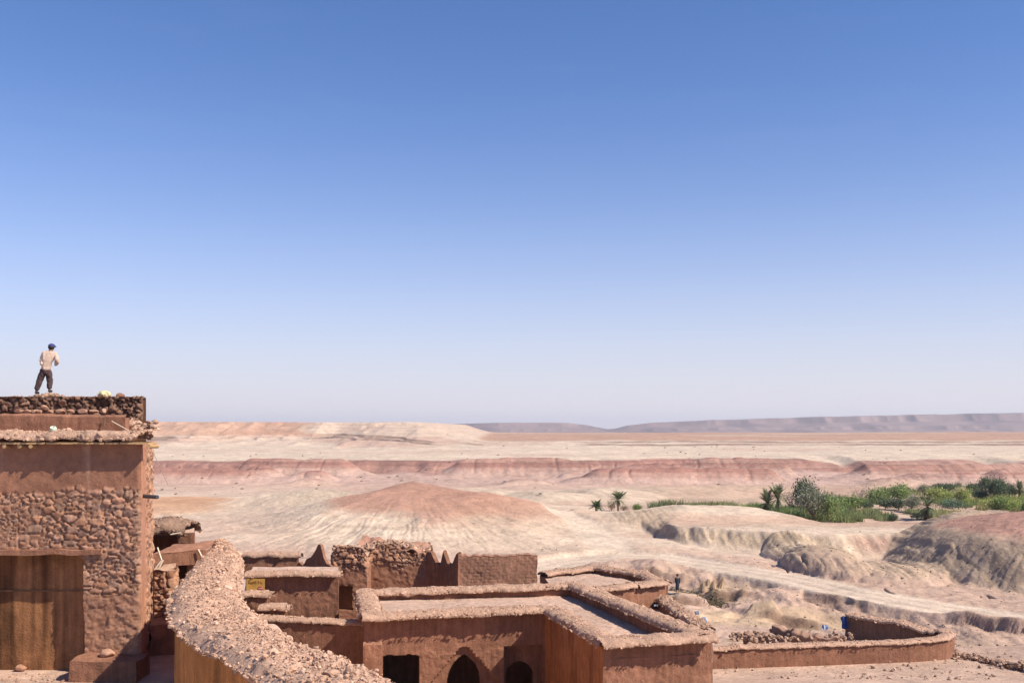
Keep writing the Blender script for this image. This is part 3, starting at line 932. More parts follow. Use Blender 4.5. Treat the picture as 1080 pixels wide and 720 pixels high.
def door_c(U, Z, C):
    s = .5 + .5 * fbm2(U * 3.2, Z * .25, 4, 31)
    k = sm(.45, .75, s)[..., None]
    b = np.array([.40, .185, .085]) * (1 - k) + np.array([.19, .085, .04]) * k
    b = b * (1 + .15 * fbm2(U * 12, Z * .8, 3, 32))[..., None]
    st = sm(.1, .5, fbm2(U * 1.3, Z * .9, 3, 33))[..., None]
    gap = sm(.035, .012, np.abs((U / .29 + .12 * np.sin(np.floor(U / .29) * 7)) % 1 - .5) * .29)[..., None]
    return b * (1 - .35 * st) * (1 - .22 * gap)
panel(mb, (-20, HY0 + .40), (DOOR_R + .2, HY0 + .40), -6.9, -3.3, .05, ADOBE, .015, 2, 30, None, door_c)
door = mb.build('door', plain_mat('x', (.3, .2, .1)) if False else M_ADOBE, tall)
mb = MB()
box(mb, (-15.8, HY0 + .385, -4.45), (8.4, .03, .05), 0, (.24, .13, .07), .012, 2, 40, 3)
mb.build('door_rail', M_ADOBE, door, tall)
mb = MB()
box(mb, ((-20 + DOOR_R + .55) / 2, HY0 - .02, -3.33), (20 + DOOR_R + .55, .26, .15), 0, ADOBE * 1.12, .05, 2.5, 40, 3, True)
mb.build('lintel', M_ADOBE, tall)
mb = MB()                                       # mud bench at the right foot
box(mb, (-10.72, HY0 - .45, -6.55), (1.74, .95, .95), 0, ADOBE * 1.06, .06, 2.0, 14, 5, True)
mb.build('bench', M_ADOBE, tall)
# eave: boards carrying a thick layer of crumbling earth
mb = MB()
for k in range(26):
    x0 = -20 + k * .395
    box(mb, (x0 + .2, HY0 - .03, ZEAVE + .03), (.37, .62, .05), rng.normal(0, .02), (.40, .26, .13), .006, 3, 2, k)
mb.build('eave_board', M_WOOD, tall)
for x, l, a in ((-9.72, 1.25, .25), (-13.2, .5, 0), (-14.0, .45, 0), (-13.6, .4, .1), (-12.9, .4, 0), (-14.6, .45, 0)):
    mb = MB(); tube(mb, [(x - .3 * a, HY0 + .5, ZEAVE - .06), (x, HY0 - .33 - .1 * a, ZEAVE - .05)], .055, 8, (.42, .27, .13))
    mb.build('roof_pole', M_WOOD, tall)
mb = MB()
rubble_strip(mb, [(-20.5, HY0 + .2), (-15, HY0 + .18), (XR + .02, HY0 + .2)], 1.02, ZEAVE + .17, .19, RUB * 1.0, 420, (.02, .09), .10, .06, 41, 8, (.08, .14))
tag(mb.build('eave_rubble', M_RUBBLE, tall), kind='stuff')
mb = MB()
slab(mb, (-21, HY0 + .3, -.08), (XR - .1, HY0 + .3, -.08), (-11.9, 33.3, -.02), (-21, 33.3, -.02), .12, ADOBE * 1.2, .04, 5)
mb.build('roof', M_ADOBE, tall)
mb = MB()                                       # smooth low front parapet
wall_loft(mb, [(-21, 28.5), (-15, 28.45), (-10.97, 28.45)], .34, -.25, [.46, .44, .40], ADOBE * 1.08, .07, .9, .07, .03, 44)
mb.build('parapet', M_ADOBE, tall)
mb = MB()                                       # dark clodded upper parapet
sdk = stone_d((.23, .19), .16, 15)
def dk_d(U, Z):
    d, i, e = sdk(U, Z); return d * 1.0 + .08 * fbm2(U * 3, Z * 3, 3, 51)
def dk_c(U, Z, C):
    d, i, e = sdk(U, Z)
    return np.array([.225, .125, .085]) * (.72 + .6 * i + .25 * fbm2(U * 5, Z * 5, 3, 52))[..., None] * (.6 + .4 * sm(.02, .15, e))[..., None]
ZP = 1.03
panel(mb, (-22, 32.3), (-11.98, 32.3), -.15, ZP, .03, ADOBE, .05, 2, 50, dk_d, dk_c, topz=lambda u: .02 * fbm2(u * 3, u * 0, 3, 55))
panel(mb, (-11.98, 32.3), (-12.35, 33.3), -.15, ZP, .04, ADOBE * .7, .05, 2, 51, None, dk_c)
slab(mb, (-22, 32.28, ZP), (-11.98, 32.28, ZP), (-12.35, 33.6, ZP), (-22, 33.6, ZP), .06, ADOBE * .85, .05, 8, 5)
panel(mb, (-12.35, 33.6), (-22, 33.6), -.5, ZP, .3, ADOBE * .7, .03)
mb.build('upper_parapet', M_STONE, tall)
mb = MB()
rr_ = np.random.default_rng(61)
n = 160
rocks(mb, np.column_stack([rr_.uniform(-12.5, -11.3, n) - .1, rr_.uniform(28.7, 32.2, n), -.02 + rr_.uniform(0, .25, n)]), rr_.uniform(.05, .16, n), RUB * .95, .2, True, rr_)
rocks(mb, np.column_stack([rr_.uniform(-21, -12.15, 420), rr_.uniform(32.4, 33.0, 420), np.full(420, ZP + .01)]), .02 + .05 * rr_.uniform(0, 1, 420) ** 2, RUB * .8, .25, False, rr_)
tag(mb.build('roof_rubble', M_RUBBLE, tall), kind='stuff')
mb = MB()
a0 = at(153, 523, 27.2); a1 = at(166, 524, 26.9)
tube(mb, [a0 - (a1 - a0) * 1.2, a1], .055, 10, (.05, .05, .055))
mb.build('drain_spout', plain_mat('dark_metal', (.05, .05, .055), .5, .1, 20, .4), tall)

# ---------------------------------------------------------------- curved rubble-topped wall in the foreground
cw = thing('garden_wall', 'curved mud wall with a broad top heaped with pale rubble, nearest of all', 'wall', (-6, 20, -6.9))
zc = -3.6
Lp = [(228, 569), (224, 576), (211, 590), (197, 605), (187, 617), (182, 628), (184, 645), (192, 654), (205, 665), (222, 675), (242, 685), (260, 695), (282, 706), (303, 717), (335, 733), (365, 748)]
Rp = [(236, 571), (248, 577), (255, 590), (252, 604), (250, 615), (255, 630), (266, 641), (280, 655), (297, 667), (314, 674), (332, 682), (357, 692), (375, 699), (392, 707), (412, 718), (440, 733)]
cwL = np.array([atz(x, y, zc)[:2] for x, y in Lp]); cwR = np.array([atz(x, y, zc)[:2] for x, y in Rp])
def dens_path(p, n):
    s = np.concatenate([[0], np.cumsum(np.hypot(*(p[1:] - p[:-1]).T))]); s /= s[-1]
    t = np.linspace(0, 1, n)
    q = np.stack([np.interp(t, s, p[:, k]) for k in (0, 1)], 1)
    for _ in range(int(n / 14)):
        q[1:-1] = .25 * q[:-2] + .5 * q[1:-1] + .25 * q[2:]
    return q
N = 420
Lq = dens_path(cwL, N); Rq = dens_path(cwR, N)
mb = MB()
K = 34
hh = np.linspace(0, 1, 60)
for side, q, inw in ((0, Lq, Rq), (1, Rq, Lq)):
    inn = (inw - q); inn /= np.linalg.norm(inn, axis=1)[:, None]
    P = np.stack([np.column_stack([q + inn * .06, np.full(N, -8.2 + (zc - .08 + 8.2) * h)]) for h in hh], 1)
    P = disp(P, .05, .8, 4, 71)
    ss = np.concatenate([[0], np.cumsum(np.hypot(*(q[1:] - q[:-1]).T))])[:, None]
    zz = np.repeat((-8.2 + (zc + 8.2) * hh)[None], N, 0)
    stv = fbm2(ss * 2.2 + 0 * zz, zz * .22, 4, 72)
    C = np.array([.66, .28, .09]) * (1 + .20 * stv)[..., None] * (1 - .35 * sm(.34, .5, fbm2(ss * 1.6 + 7 + 0 * zz, zz * .35, 3, 73)))[..., None]  # orange bounce light on the shaded wall, put into its earth colour
    mb.grid(P, C)
mb.build('wall', M_ADOBE, cw)
mb = MB()
a = np.linspace(0, 1, K)[None, :, None]
P2 = Lq[:, None] * (1 - a) + Rq[:, None] * a
wd = np.linalg.norm(Rq - Lq, axis=1)
over = np.where(a < .5, -(1 - 2 * a) ** 8, (2 * a - 1) ** 8) * .09
dirn = ((Rq - Lq) / wd[:, None])[:, None]
P2 = P2 + dirn * over
x = np.linspace(-1, 1, K)[None]
z2 = zc - .22 * np.abs(x) ** 6 + .10 * fbm2(P2[..., 0] * .9, P2[..., 1] * .9, 3, 75) + .05
P = np.concatenate([P2, z2[..., None]], -1)
P = disp(P, .07, 2.2, 3, 76); P = disp(P, .03, 10, 2, 77)
C = RUB * 1.16 * (1 + .15 * fbm3(P, 3, 3, 78)[..., None])
mb.grid(P, C)
edge = []
for q, o, s_ in ((P[:, 0], -1, 0), (P[:, -1], 1, 1)):
    d2 = q.copy(); d2[:, 2] -= .13 + .05 * vn2(np.arange(N) * .15, np.zeros(N), 79 + s_)
    d2[:, :2] += dirn[:, 0] * (.10 * -o)
    G = np.stack([q, (q + d2) / 2 + np.concatenate([dirn[:, 0] * .02 * o, np.zeros((N, 1))], 1), d2], 1)
    mb.grid(G, RUB * 1.0)
r = np.random.default_rng(80)
def cw_scatter(n, lo, hi_, pw, hi, bias=0):
    ii = r.uniform(0, N - 1.01, n); b = np.clip(r.normal(.5, .38, n), -.02, 1.02)
    i0 = ii.astype(int); bj = np.clip(b * (K - 1), 0, K - 1.01).astype(int)
    p = P[i0, bj] + r.normal(0, .02, (n, 3))
    sz = lo + (hi_ - lo) * r.uniform(0, 1, n) ** pw
    p[:, 2] -= sz * .08
    rocks(mb, p, sz, RUB * np.array([1.18, 1.18, 1.18]), .16, hi, r, .35)
cw_scatter(15000, .008, .028, 1.4, False)
cw_scatter(3600, .02, .055, 2.4, True)
cw_scatter(260, .05, .13, 2.6, True)
tag(mb.build('rubble', M_RUBBLE, cw), kind='stuff')

# ---------------------------------------------------------------- L-shaped flat-roofed house with arches
ch = thing('mud_house', 'L-shaped flat-roofed mud house with a stepped pointed arch and rubble-topped parapet', 'house', (0, 35, -10.3))
A = np.array([-5.18, 35.0]); B = np.array([1.19, 35.9]); Cc = np.array([2.74, 30.0]); D = np.array([6.15, 30.7]); E = np.array([2.75, 41.4]); Ff = np.array([-6.2, 40.4])
Z1 = lambda p: -6.72 + .018 * (p[0] + 5)          # parapet base height drifts with the settled walls
zr = -6.92
def W(px): return (px - 540) / F * 35.3 + 5.18
def ch_hole(u, z):
    d1 = (u > W(405)) & (u < W(443)) & (z < -7.98 + .02 * np.sin(u * 9))
    c = W(490.5); hw = .60
    zs = -9.05                                     # springing of the pointed arch
    xx = np.abs(u - c)
    arch = (xx < hw) & (z < zs + np.sqrt(np.clip((1.25) ** 2 - (xx + .65) ** 2, 0, 9)) * .92 + .02)
    ni = (u > W(533)) & (u < W(574)) & (z < -7.78)
    return d1 | arch | ni
def ch_d(U, Z):
    c = W(490.5); xx = np.abs(U - c)
    step = np.floor((Z + 9.3) / .115) * .115 - 9.3
    prof = .07 + np.clip(-7.78 - step, 0, 9) * .86
    rec = (xx < prof) & (Z < -7.78)
    rough = sm(-.1, .25, fbm2(U * .8, Z * .8, 3, 91) + .9 * sm(-7.6, -8.2, Z) - .35)
    return np.where(rec, -.17, .02 * fbm2(U * 9, Z * 9, 3, 92) * rough + .03 * rough)
def ch_c(U, Z, C):
    rough = sm(-.1, .25, fbm2(U * .8, Z * .8, 3, 91) + .9 * sm(-7.6, -8.2, Z) - .35)[..., None]
    return C * (1 + .08 * rough)
mb = MB()
panel(mb, A, B, -10.3, [Z1(A), Z1(B)], .032, ADOBE, .04, 1.1, 90, ch_d, ch_c, ch_hole, .5)
# buttress at the left corner
def but(U, Z): return .02 * fbm2(U * 8, Z * 8, 3, 94)
dAB = (B - A) / np.linalg.norm(B - A); nAB = np.array([dAB[1], -dAB[0]])
b0 = A - dAB * .05 + nAB * .22; b1 = A + dAB * .62 + nAB * .22
panel(mb, b0, b1, -10.3, -7.55, .04, ADOBE * 1.05, .05, 1.5, 95, but, None, topz=lambda u: -.12 * np.abs(u - .3) ** 2)
panel(mb, b1, A + dAB * .62, -10.3, -7.55, .05, ADOBE * 1.05, .03)
panel(mb, A - dAB * .05, b0, -10.3, -7.55, .05, ADOBE * 1.05, .03)
slab(mb, (*b0, -7.57), (*b1, -7.57), (*(A + dAB * .62), -7.45), (*(A - dAB * .05), -7.45), .06, ADOBE * 1.1, .03)
# rear wall of the arcade: a second arch inside the deep niche
def in_hole(u, z):
    c = .72
    return (np.abs(u - c) < .52) & (z < -9.0 + np.sqrt(np.clip(.52 ** 2 - (u - c) ** 2, 0, 1)) * 1.05)
q0 = A + dAB * (W(530)) - nAB * .49; q1 = A + dAB * (W(577)) - nAB * .49
panel(mb, q0, q1, -10.3, -7.6, .035, ADOBE * .95, .02, 1.5, 96, None, None, in_hole, .3)
panel(mb, B, Cc, -10.3, [Z1(B), Z1(Cc)], .045, np.array([.47, .195, .08]), .05, .9, 97,  # this shaded face carries the court's orange bounce light in its colour
      lambda U, Z: .03 * fbm2(U * 1.2, Z * .3, 3, 98), lambda U, Z, C: C * (1 - .30 * sm(.2, .45, fbm2(U * 2.4, Z * .3, 3, 99)))[..., None])
panel(mb, Cc, D, -11.6, [Z1(Cc), Z1(D)], .04, ADOBE * .95, .07, .9, 100, lambda U, Z: .22 * sm(-7.3, -8.8, Z) * sm(2.3, 3.4, U) + .05 * sm(-7.4, -8.0, Z + .2 * vn2(U * 1.5, U * 0, 3)) + .02 * fbm2(U * 7, Z * 7, 3, 101))
panel(mb, D, E, -12, [Z1(D), Z1(E)], .08, ADOBE * 1.02, .06, .9, 102)
panel(mb, E, Ff, -12, [Z1(E), Z1(Ff)], .12, ADOBE, .05, .9, 103)
panel(mb, Ff, A, -11, [Z1(Ff), Z1(A)], .06, ADOBE, .05, .9, 104)
mb.build('wall', M_ADOBE, ch)
mb = MB()
slab(mb, (*A, zr), (*B, zr), (*E, zr + .08), (*Ff, zr + .02), .07, FLOOR, .03, 6)
slab(mb, (*B, zr), (*Cc, zr - .02), (*D, zr - .02), (*E, zr + .08), .07, FLOOR, .03, 7)
r_ = np.random.default_rng(140)
tt_ = r_.uniform(0, 1, (420, 2))
pr1 = A + (B - A) * tt_[:, :1] + (Ff - A) * tt_[:, 1:] * .97
rocks(mb, np.column_stack([pr1, np.full(420, zr + .02)]), .012 + .05 * r_.uniform(0, 1, 420) ** 4, RUB * .95, .2, False, r_)
mb.build('roof', M_ADOBE, ch)
mb = MB()
def ins(p, q, d):
    v = (q - p) / np.linalg.norm(q - p); return np.array([-v[1], v[0]]) * d
loop = [A, B, Cc, D, E, Ff]
# parapet: its inner faces rise from the roof
for k in range(6):
    p, q = loop[k], loop[(k + 1) % 6]
    o = ins(p, q, .27)
    vv = (q - p) / np.linalg.norm(q - p)
    wall_loft(mb, [p + o + vv * .32, q + o - vv * .32], .46, zr - .2, [Z1(p) + .06, Z1(q) + .06], ADOBE * 1.02, .03, 1.4, .09, 0, 110 + k)
mb.build('parapet', M_ADOBE, ch)
mb = MB()
for k in range(6):
    p, q = loop[k], loop[(k + 1) % 6]
    o = ins(p, q, .07 if k == 0 else .14 if k == 2 else .24)
    v = (q - p) / np.linalg.norm(q - p)
    rubble_strip(mb, [(*(p + o - v * .1), Z1(p) + .05), (*((p + q) / 2 + o), (Z1(p) + Z1(q)) / 2 + .06), (*(q + o + v * .1), Z1(q) + .05)], 1.0 if k in (0, 2) else .82, 0, .19, RUB * 1.0, 520, (.018, .065), .065, .055, 120 + k, 6, (.06, .12))
tag(mb.build('rubble', M_RUBBLE, ch), kind='stuff')
mb = MB()
slab(mb, (-7, 30, -10.25), (4, 30, -10.25), (4, 36, -10.25), (-7, 36, -10.25), .3, np.array([.52, .33, .23]), .03, 9)
mb.build('forecourt', M_ADOBE, ch)

def block_house(name, label, px0, px1, Yf, pyt, zb, depth, col=ADOBE, seed=0, rub=True, hole=None, cop=.34, skew=0.0, over=.17, roofcol=None, size=(.02, .07), dens=320, amp=.05, zr_=0):
    """a flat-topped earth block: four walls, roof, crumbling coping over the front"""
    x0 = (px0 - 540) / F * Yf; x1 = (px1 - 540) / F * (Yf + skew)
    zt = (HY - pyt) / F * Yf
    t = thing(name, label, 'house', ((x0 + x1) / 2, Yf + depth / 2, zb))
    p0 = np.array([x0, Yf]); p1 = np.array([x1, Yf + skew]); p2 = p1 * ((Yf + skew + depth) / (Yf + skew)); p3 = p0 + [p2[0] - p1[0], depth]
    mb = MB()
    panel(mb, p0, p1, zb, zt, .04, col, amp, 1.2, seed, lambda U, Z: .02 * fbm2(U * 7, Z * 7, 3, seed + 2), None, hole, .4)
    panel(mb, p1, p2, zb, zt, .06, col * 1.03, amp, 1.2, seed + 3)
    panel(mb, p2, p3, zb, zt, .2, col, amp, 1.2, seed + 4)
    panel(mb, p3, p0, zb, zt, .06, col, amp, 1.2, seed + 5)
    mb.build('wall', M_ADOBE, t)
    mb = MB()
    slab(mb, (*p0, zt + .02), (*p1, zt + .02), (*p2, zt + .06), (*p3, zt + .06), .08, FLOOR if roofcol is None else roofcol, .03, seed)
    mb.build('roof', M_ADOBE, t)
    if rub:
        mb = MB()
        rubble_strip(mb, [(x0 - .1, Yf + over * .5, zt), ((x0 + x1) / 2, Yf + skew / 2 + over * .5, zt + .04), (x1 + .12, Yf + skew + over * .5, zt)], cop * 2, 0, .17, RUB, dens, size, .05, .06, seed + 6, 3, (.07, .12))
        tag(mb.build('rubble', M_RUBBLE, t), kind='stuff')
    return t

hA = block_house('mud_house', 'small plain mud house with a yellow poster hung at the left of its front', 262, 357, 40.0, 607, -8.0, 2.2, ADOBE * 1.02, 200)
hB = block_house('mud_shed', 'low mud shed with a pale level roof, just behind the house with the yellow poster', 256, 315, 46.0, 587, -8.5, 2.4, ADOBE * 1.0, 215, rub=True, cop=.25, size=(.02, .05), dens=60, over=.3)
# thatched hut and slab-roofed shelter behind the tall house
hx = lambda u, z: (u < 1.35) & (z < -4.05) & (z > -5.3)
h1 = block_house('mud_hut', 'little mud hut with a rounded dark rubble roof above a shadowed doorway', 150, 205, 38.0, 562, -6.0, 2.4, ADOBE * 1.08, 230, rub=False, hole=hx)
mb = MB()
xa, xb = (150 - 540) / F * 38, (192 - 540) / F * 38
rubble_strip(mb, [(xa, 38.9, -4.0), ((xa + xb) / 2, 38.9, -3.85), (xb + .15, 38.9, -4.05)], 2.0, 0, .42, RUB * .62, 130, (.04, .12), .09, .08, 236, 8, (.1, .16))
tag(mb.build('roof_rubble', M_RUBBLE, h1), kind='stuff')
mb = MB()
tube(mb, [at(180, 563.5, 37.7), at(191, 561.5, 37.75)], .03, 6, (.6, .5, .38))
mb.build('lintel_stick', M_PALEWOOD, h1)
h2 = thing('mud_shelter', 'open mud shelter under a thick tilted slab roof beside the tall house', 'shelter', (-12, 36, -6.9))
mb = MB()
p0 = np.array([(158 - 540) / F * 34.5, 34.5]); p1 = np.array([(217 - 540) / F * 35.2, 35.2])
zt0 = (HY - 585) / F * 34.5; zt1 = (HY - 579.5) / F * 35.2
panel(mb, p0, p1, zt0 - .42, [zt0, zt1], .05, ADOBE * .95, .04, 1.4, 241, topz=lambda u: .04 * fbm2(u * 3, u * 0, 3, 4))
panel(mb, p1, p1 + [0, 2.4], zt0 - .42, zt1, .06, ADOBE, .04)
slab(mb, (*p0, zt0), (*p1, zt1), (*(p1 + [0, 2.4]), zt1 + .08), (*(p0 + [0, 2.4]), zt0 + .08), .07, ADOBE * 1.3, .05, 4, 2)
slab(mb, (*p0, zt0 - .42), (*p1, zt0 - .42), (*(p1 + [0, 2.4]), zt0 - .42), (*(p0 + [0, 2.4]), zt0 - .42), .2, ADOBE, .03, 4)
mb.build('roof', M_ADOBE, h2)
mb = MB()
panel(mb, p0 + [0, .3], p0 + [.85, .35], -7.2, zt0 - .38, .06, ADOBE * .95, .04, 1.2, 243)
panel(mb, p1 + [-.75, .25], p1 + [.1, .2], -7.2, zt0 - .38, .06, ADOBE * 1.1, .04, 1.2, 244)
panel(mb, p0 + [0, 2.3], p1 + [0, 2.3], -7.2, zt0 - .3, .12, ADOBE * .8, .03, 1.2, 245)
panel(mb, p1 + [.1, .2], p1 + [.1, 2.3], -7.2, zt0 - .38, .08, ADOBE * 1.1, .04, 1.2, 246)
panel(mb, p0 + [0, 2.3], p0 + [0, .3], -7.2, zt0 - .38, .08, ADOBE, .04, 1.2, 247)
mb.build('wall', M_ADOBE, h2)
for a_, b_ in ((at(166, 577, 34.3), at(171, 592, 34.2)), (at(164, 599, 34.0), at(170, 591, 34.1)), (at(209, 579, 35.0), at(214, 589, 35.0)), (at(168, 598, 34.1), at(172, 590, 34.2))):
    mb = MB(); tube(mb, [a_, b_], .03, 6, (.55, .42, .3)); mb.build('stick', M_PALEWOOD, h2)
# rough stone pier beside the tall house
pr_ = thing('stone_pier', 'rough coursed stone pier standing beside the corner of the tall house', 'pier', (-11.0, 31.2, -7.0))
mb = MB()
spd = stone_d((.34, .22), .13, 25)
x0 = (161 - 540) / F * 31; x1 = (183 - 540) / F * 31
pc_ = lambda U, Z, C: stone_c(*spd(U, Z)[1:], U, Z, 1.05)
panel(mb, (x0, 31), (x1, 31), -7.3, -4.38, .03, STONE, .04, 2, 251, lambda U, Z: spd(U, Z)[0], pc_, topz=lambda u: .1 * fbm2(u * 3, u * 0, 3, 9))
panel(mb, (x1, 31), (x1 - .25, 32), -7.3, -4.38, .05, STONE, .06, 2, 252, lambda U, Z: spd(U, Z)[0], pc_)
slab(mb, (x0, 31, -4.4), (x1, 31, -4.4), (x1 - .25, 32, -4.35), (x0, 32, -4.35), .06, RUB, .08, 3, 4)
mb.build('pier_wall', M_STONE, pr_)
# low worn mud piles at the pier's foot
for nm, lb, px, py, Y, sz in (('mud_block', 'low rounded mud block at the foot of the stone pier', 172, 676, 29.6, (.75, .7, 1.1)),
                              ('mud_block', 'worn pale mud stub between the stone pier and the curved wall', 185, 668, 31.5, (.7, .6, 1.2))):
    c = at(px, py, Y)
    t = thing(nm, lb, 'mud block', c + [0, 0, -sz[2] / 2])
    mb = MB(); box(mb, c, sz, .3, ADOBE * 1.2, .16, 1.8, 12, 6, True); mb.build('block', M_ADOBE, t)
# stepped blocks before the poster house
for k, (lb, pxa, pxb, pyt, Y, zb) in enumerate((('upper of the two dark stepped mud blocks under the yellow poster', 250, 284, 629, 38.6, -8.3), ('lower and right of the two stepped mud blocks under the yellow poster', 276, 303, 643, 37.9, -8.6))):
    hh_ = block_house('mud_block', lb, pxa, pxb, Y, pyt, zb, 1.3, ADOBE, 260 + 12 * k, cop=.3, over=.3)
    hh_['category'] = 'mud block'

def free_wall(name, label, path, width, z0, z1, seed, rub=None, zj=0., col=ADOBE, amp=.05, cat='wall', dens=150, size=(.025, .08), brick=0, step=.1, rubh=.14, mat=None, big=3):
    path = [np.asarray(p, float)[:2] for p in path]
    c = np.mean(path, axis=0)
    t = thing(name, label, cat, (c[0], c[1], np.mean(z0)))
    mb = MB()
    p, top = wall_loft(mb, path, width, z0, z1, col, amp, 1.3, step, zj, seed, .12, brick)
    mb.build('wall', mat or M_ADOBE, t)
    if rub:
        mb = MB()
        rubble_strip(mb, np.column_stack([p[:, :2], top]), rub, 0, rubh, RUB, dens, size, .045, .07, seed + 1, big, (.07, .13))
        tag(mb.build('rubble', M_RUBBLE, t), kind='stuff')
    return t

free_wall('low_wall', 'low shadowed mud wall joining the poster house to the arched house', [(-9.6, 37.6), (-7.5, 37.2), (-5.3, 37.0)], .5, -9.5, [-7.15, -7.2, -7.25], 300, .62)
# ruins: jagged wall end, stone house with a black doorway, battlemented and brick walls
rv = thing('ruined_wall', 'jagged dark wall end with one tall spike, right of the low shed', 'wall', (-9.2, 46, -8.5))
mb = MB()
def jagtop(u):
    return np.interp(u, [0, .4, 1.0, 1.5, 2.2, 2.8, 3.3, 3.8, 4.4], [-.55, -.30, -.75, -.35, -.1, .25, .85, .15, -.3]) + .10 * fbm2(u * 4, u * 0, 3, 6)
pa, pb = np.array([-10.05, 46.2]), np.array([-7.95, 43.9])
LL = float(np.hypot(*(pb - pa)))
nn_ = np.array([(pb - pa)[1], -(pb - pa)[0]]) / LL
def jagtop(u):
    return np.interp(u / LL, [0, .10, .2, .33, .45, .55, .64, .70, .78, .86, 1], [-.45, -.2, -.35, 0, .12, .42, .78, .80, .25, -.02, -.12]) + .07 * fbm2(u * 5, u * 0, 3, 6)
panel(mb, pa, pb, -8.8, -5.95, .04, ADOBE * .97, .06, 1.3, 311, topz=jagtop)
panel(mb, pb - nn_ * .14, pa - nn_ * .14, -8.8, -5.95, .05, ADOBE * .97, .06, 1.3, 312, topz=lambda u: jagtop(LL - u))
panel(mb, pb, pb - nn_ * .14, -8.8, -6.05, .05, ADOBE, .03, 1.3, 313)
panel(mb, pa - nn_ * .14, pa, -8.8, -6.4, .05, ADOBE, .03, 1.3, 314)
uu = np.linspace(0, LL, 60)
G = np.stack([np.column_stack([pa[0] + (pb - pa)[0] * uu / LL - nn_[0] * o, pa[1] + (pb - pa)[1] * uu / LL - nn_[1] * o, -5.95 + jagtop(uu) + .002]) for o in (0, .07, .14)], 1)
mb.grid(G, ADOBE)
mb.build('wall', M_ADOBE, rv)
ru = thing('ruined_house', 'ruined stone and mud house with a black doorway and a broken lumpy top', 'ruin', (-6.5, 48, -9))
mb = MB()
x0 = (350 - 540) / F * 46.3; x1 = (387 - 540) / F * 46.3
sru = stone_d((.30, .24), .12, 35)
def ruc(U, Z, C):
    d, i, e = sru(U, Z)
    k = sm(-7.1, -6.5, Z + .4 * vn2(U * 1.5, Z * 1.5, 4))[..., None]
    S = stone_c(i, e, U, Z, .95, (.26, .145, .10))
    return C * (1 - k) + S * k
def rud(U, Z): return sru(U, Z)[0] * sm(-7.1, -6.5, Z + .4 * vn2(U * 1.5, Z * 1.5, 4)) + .03 * fbm2(U * 6, Z * 6, 3, 37)
dh = lambda u, z: (u > (355 - 350) / F * 46.3) & (u < (372 - 350) / F * 46.3 + .03 * np.sin(z * 11)) & (z < -7.30) & (z > -8.42)
top1 = lambda u: -.55 * np.abs((u - .75) / .9) ** 3 + .12 * fbm2(u * 3, u * 0, 3, 38)
panel(mb, (x0, 46.3), (x1, 46.3), -9.2, -5.42, .035, ADOBE, .06, 1.5, 321, rud, ruc, dh, .5, topz=top1)
panel(mb, (x1, 46.3), (x1 - .15, 49.5), -9.2, -5.9, .06, ADOBE, .08, 1.5, 322, rud, ruc, topz=lambda u: .2 * fbm2(u, u * 0, 3, 39))
panel(mb, (x0 - .3, 49.5), (x0, 46.3), -9.2, -5.9, .06, ADOBE, .08, 1.5, 323, rud, ruc)
slab(mb, (x0, 46.3, -6.0), (x1, 46.3, -6.0), (x1 - .15, 49.5, -5.8), (x0 - .3, 49.5, -5.85), .08, RUB * .9, .22, 44, 3)
panel(mb, (x1 - .15, 49.5), (x0 - .3, 49.5), -9.2, -5.9, .1, ADOBE, .06, 1.5, 326)
x2 = (383 - 540) / F * 48; x3 = (453 - 540) / F * 48
panel(mb, (x2 - .3, 48), (x3, 48.2), -9.2, -5.65, .04, ADOBE * .97, .10, 1.0, 324, rud, ruc, topz=lambda u: .25 * fbm2(u * 1.2, u * 0, 3, 40) - .28 * sm(1.4, 3.2, u) + .10 * fbm2(u * 6, u * 0, 2, 41))
panel(mb, (x3, 48.2), (x3 - .2, 51), -9.2, -5.95, .08, ADOBE, .08, 1.5, 325, rud, ruc)
slab(mb, (x2 - .3, 48, -5.72), (x3, 48.2, -6.0), (x3 - .2, 51, -5.95), (x2 - .5, 51, -5.5), .08, np.array([.44, .235, .165]), .26, 45, 2.5)
panel(mb, (x3 - .2, 51), (x2 - .5, 51), -9.2, -5.8, .1, ADOBE, .06, 1.5, 327)
mb.build('wall', M_STONE, ru)
mb = MB()
r5 = np.random.default_rng(330)
n = 260
u_ = r5.uniform(0, 1, n)
rocks(mb, np.column_stack([x0 + (x3 - x0) * u_, 46.5 + 1.8 * sm(.3, .45, u_) + r5.uniform(0, .9, n), -5.62 - .35 * sm(.6, 1, u_) + r5.normal(0, .06, n)]), r5.uniform(.05, .16, n), RUB * .9, .25, True, r5)
tag(mb.build('rubble', M_RUBBLE, ru), kind='stuff')
cr = np.array([-2.44, 46.6])
p_ = [np.array([-4.35, 48.5]) * (1 - t) + cr * t for t in (0, .12, .28, .40, .52, .60, .70, .82, .94, 1)]
free_wall('ruined_wall', 'notched battlemented mud wall in shade between the stone ruin and the brick wall', p_, .22, -9.2, [-6.0, -5.82, -5.9, -6.35, -6.42, -5.72, -6.3, -6.35, -5.78, -5.74], 340, None, .05, ADOBE * .97, .05, step=.05)
free_wall('ruined_wall', 'long sunlit mud brick wall with worn level top in front of the central mound', [cr + [-.02, .20], (-1.0, 46.9), (1.15, 47.4)], .42, -9.2, [-5.88, -5.9, -6.0], 350, None, .14, np.array([.38, .195, .13]), .07, brick=.15, step=.04)
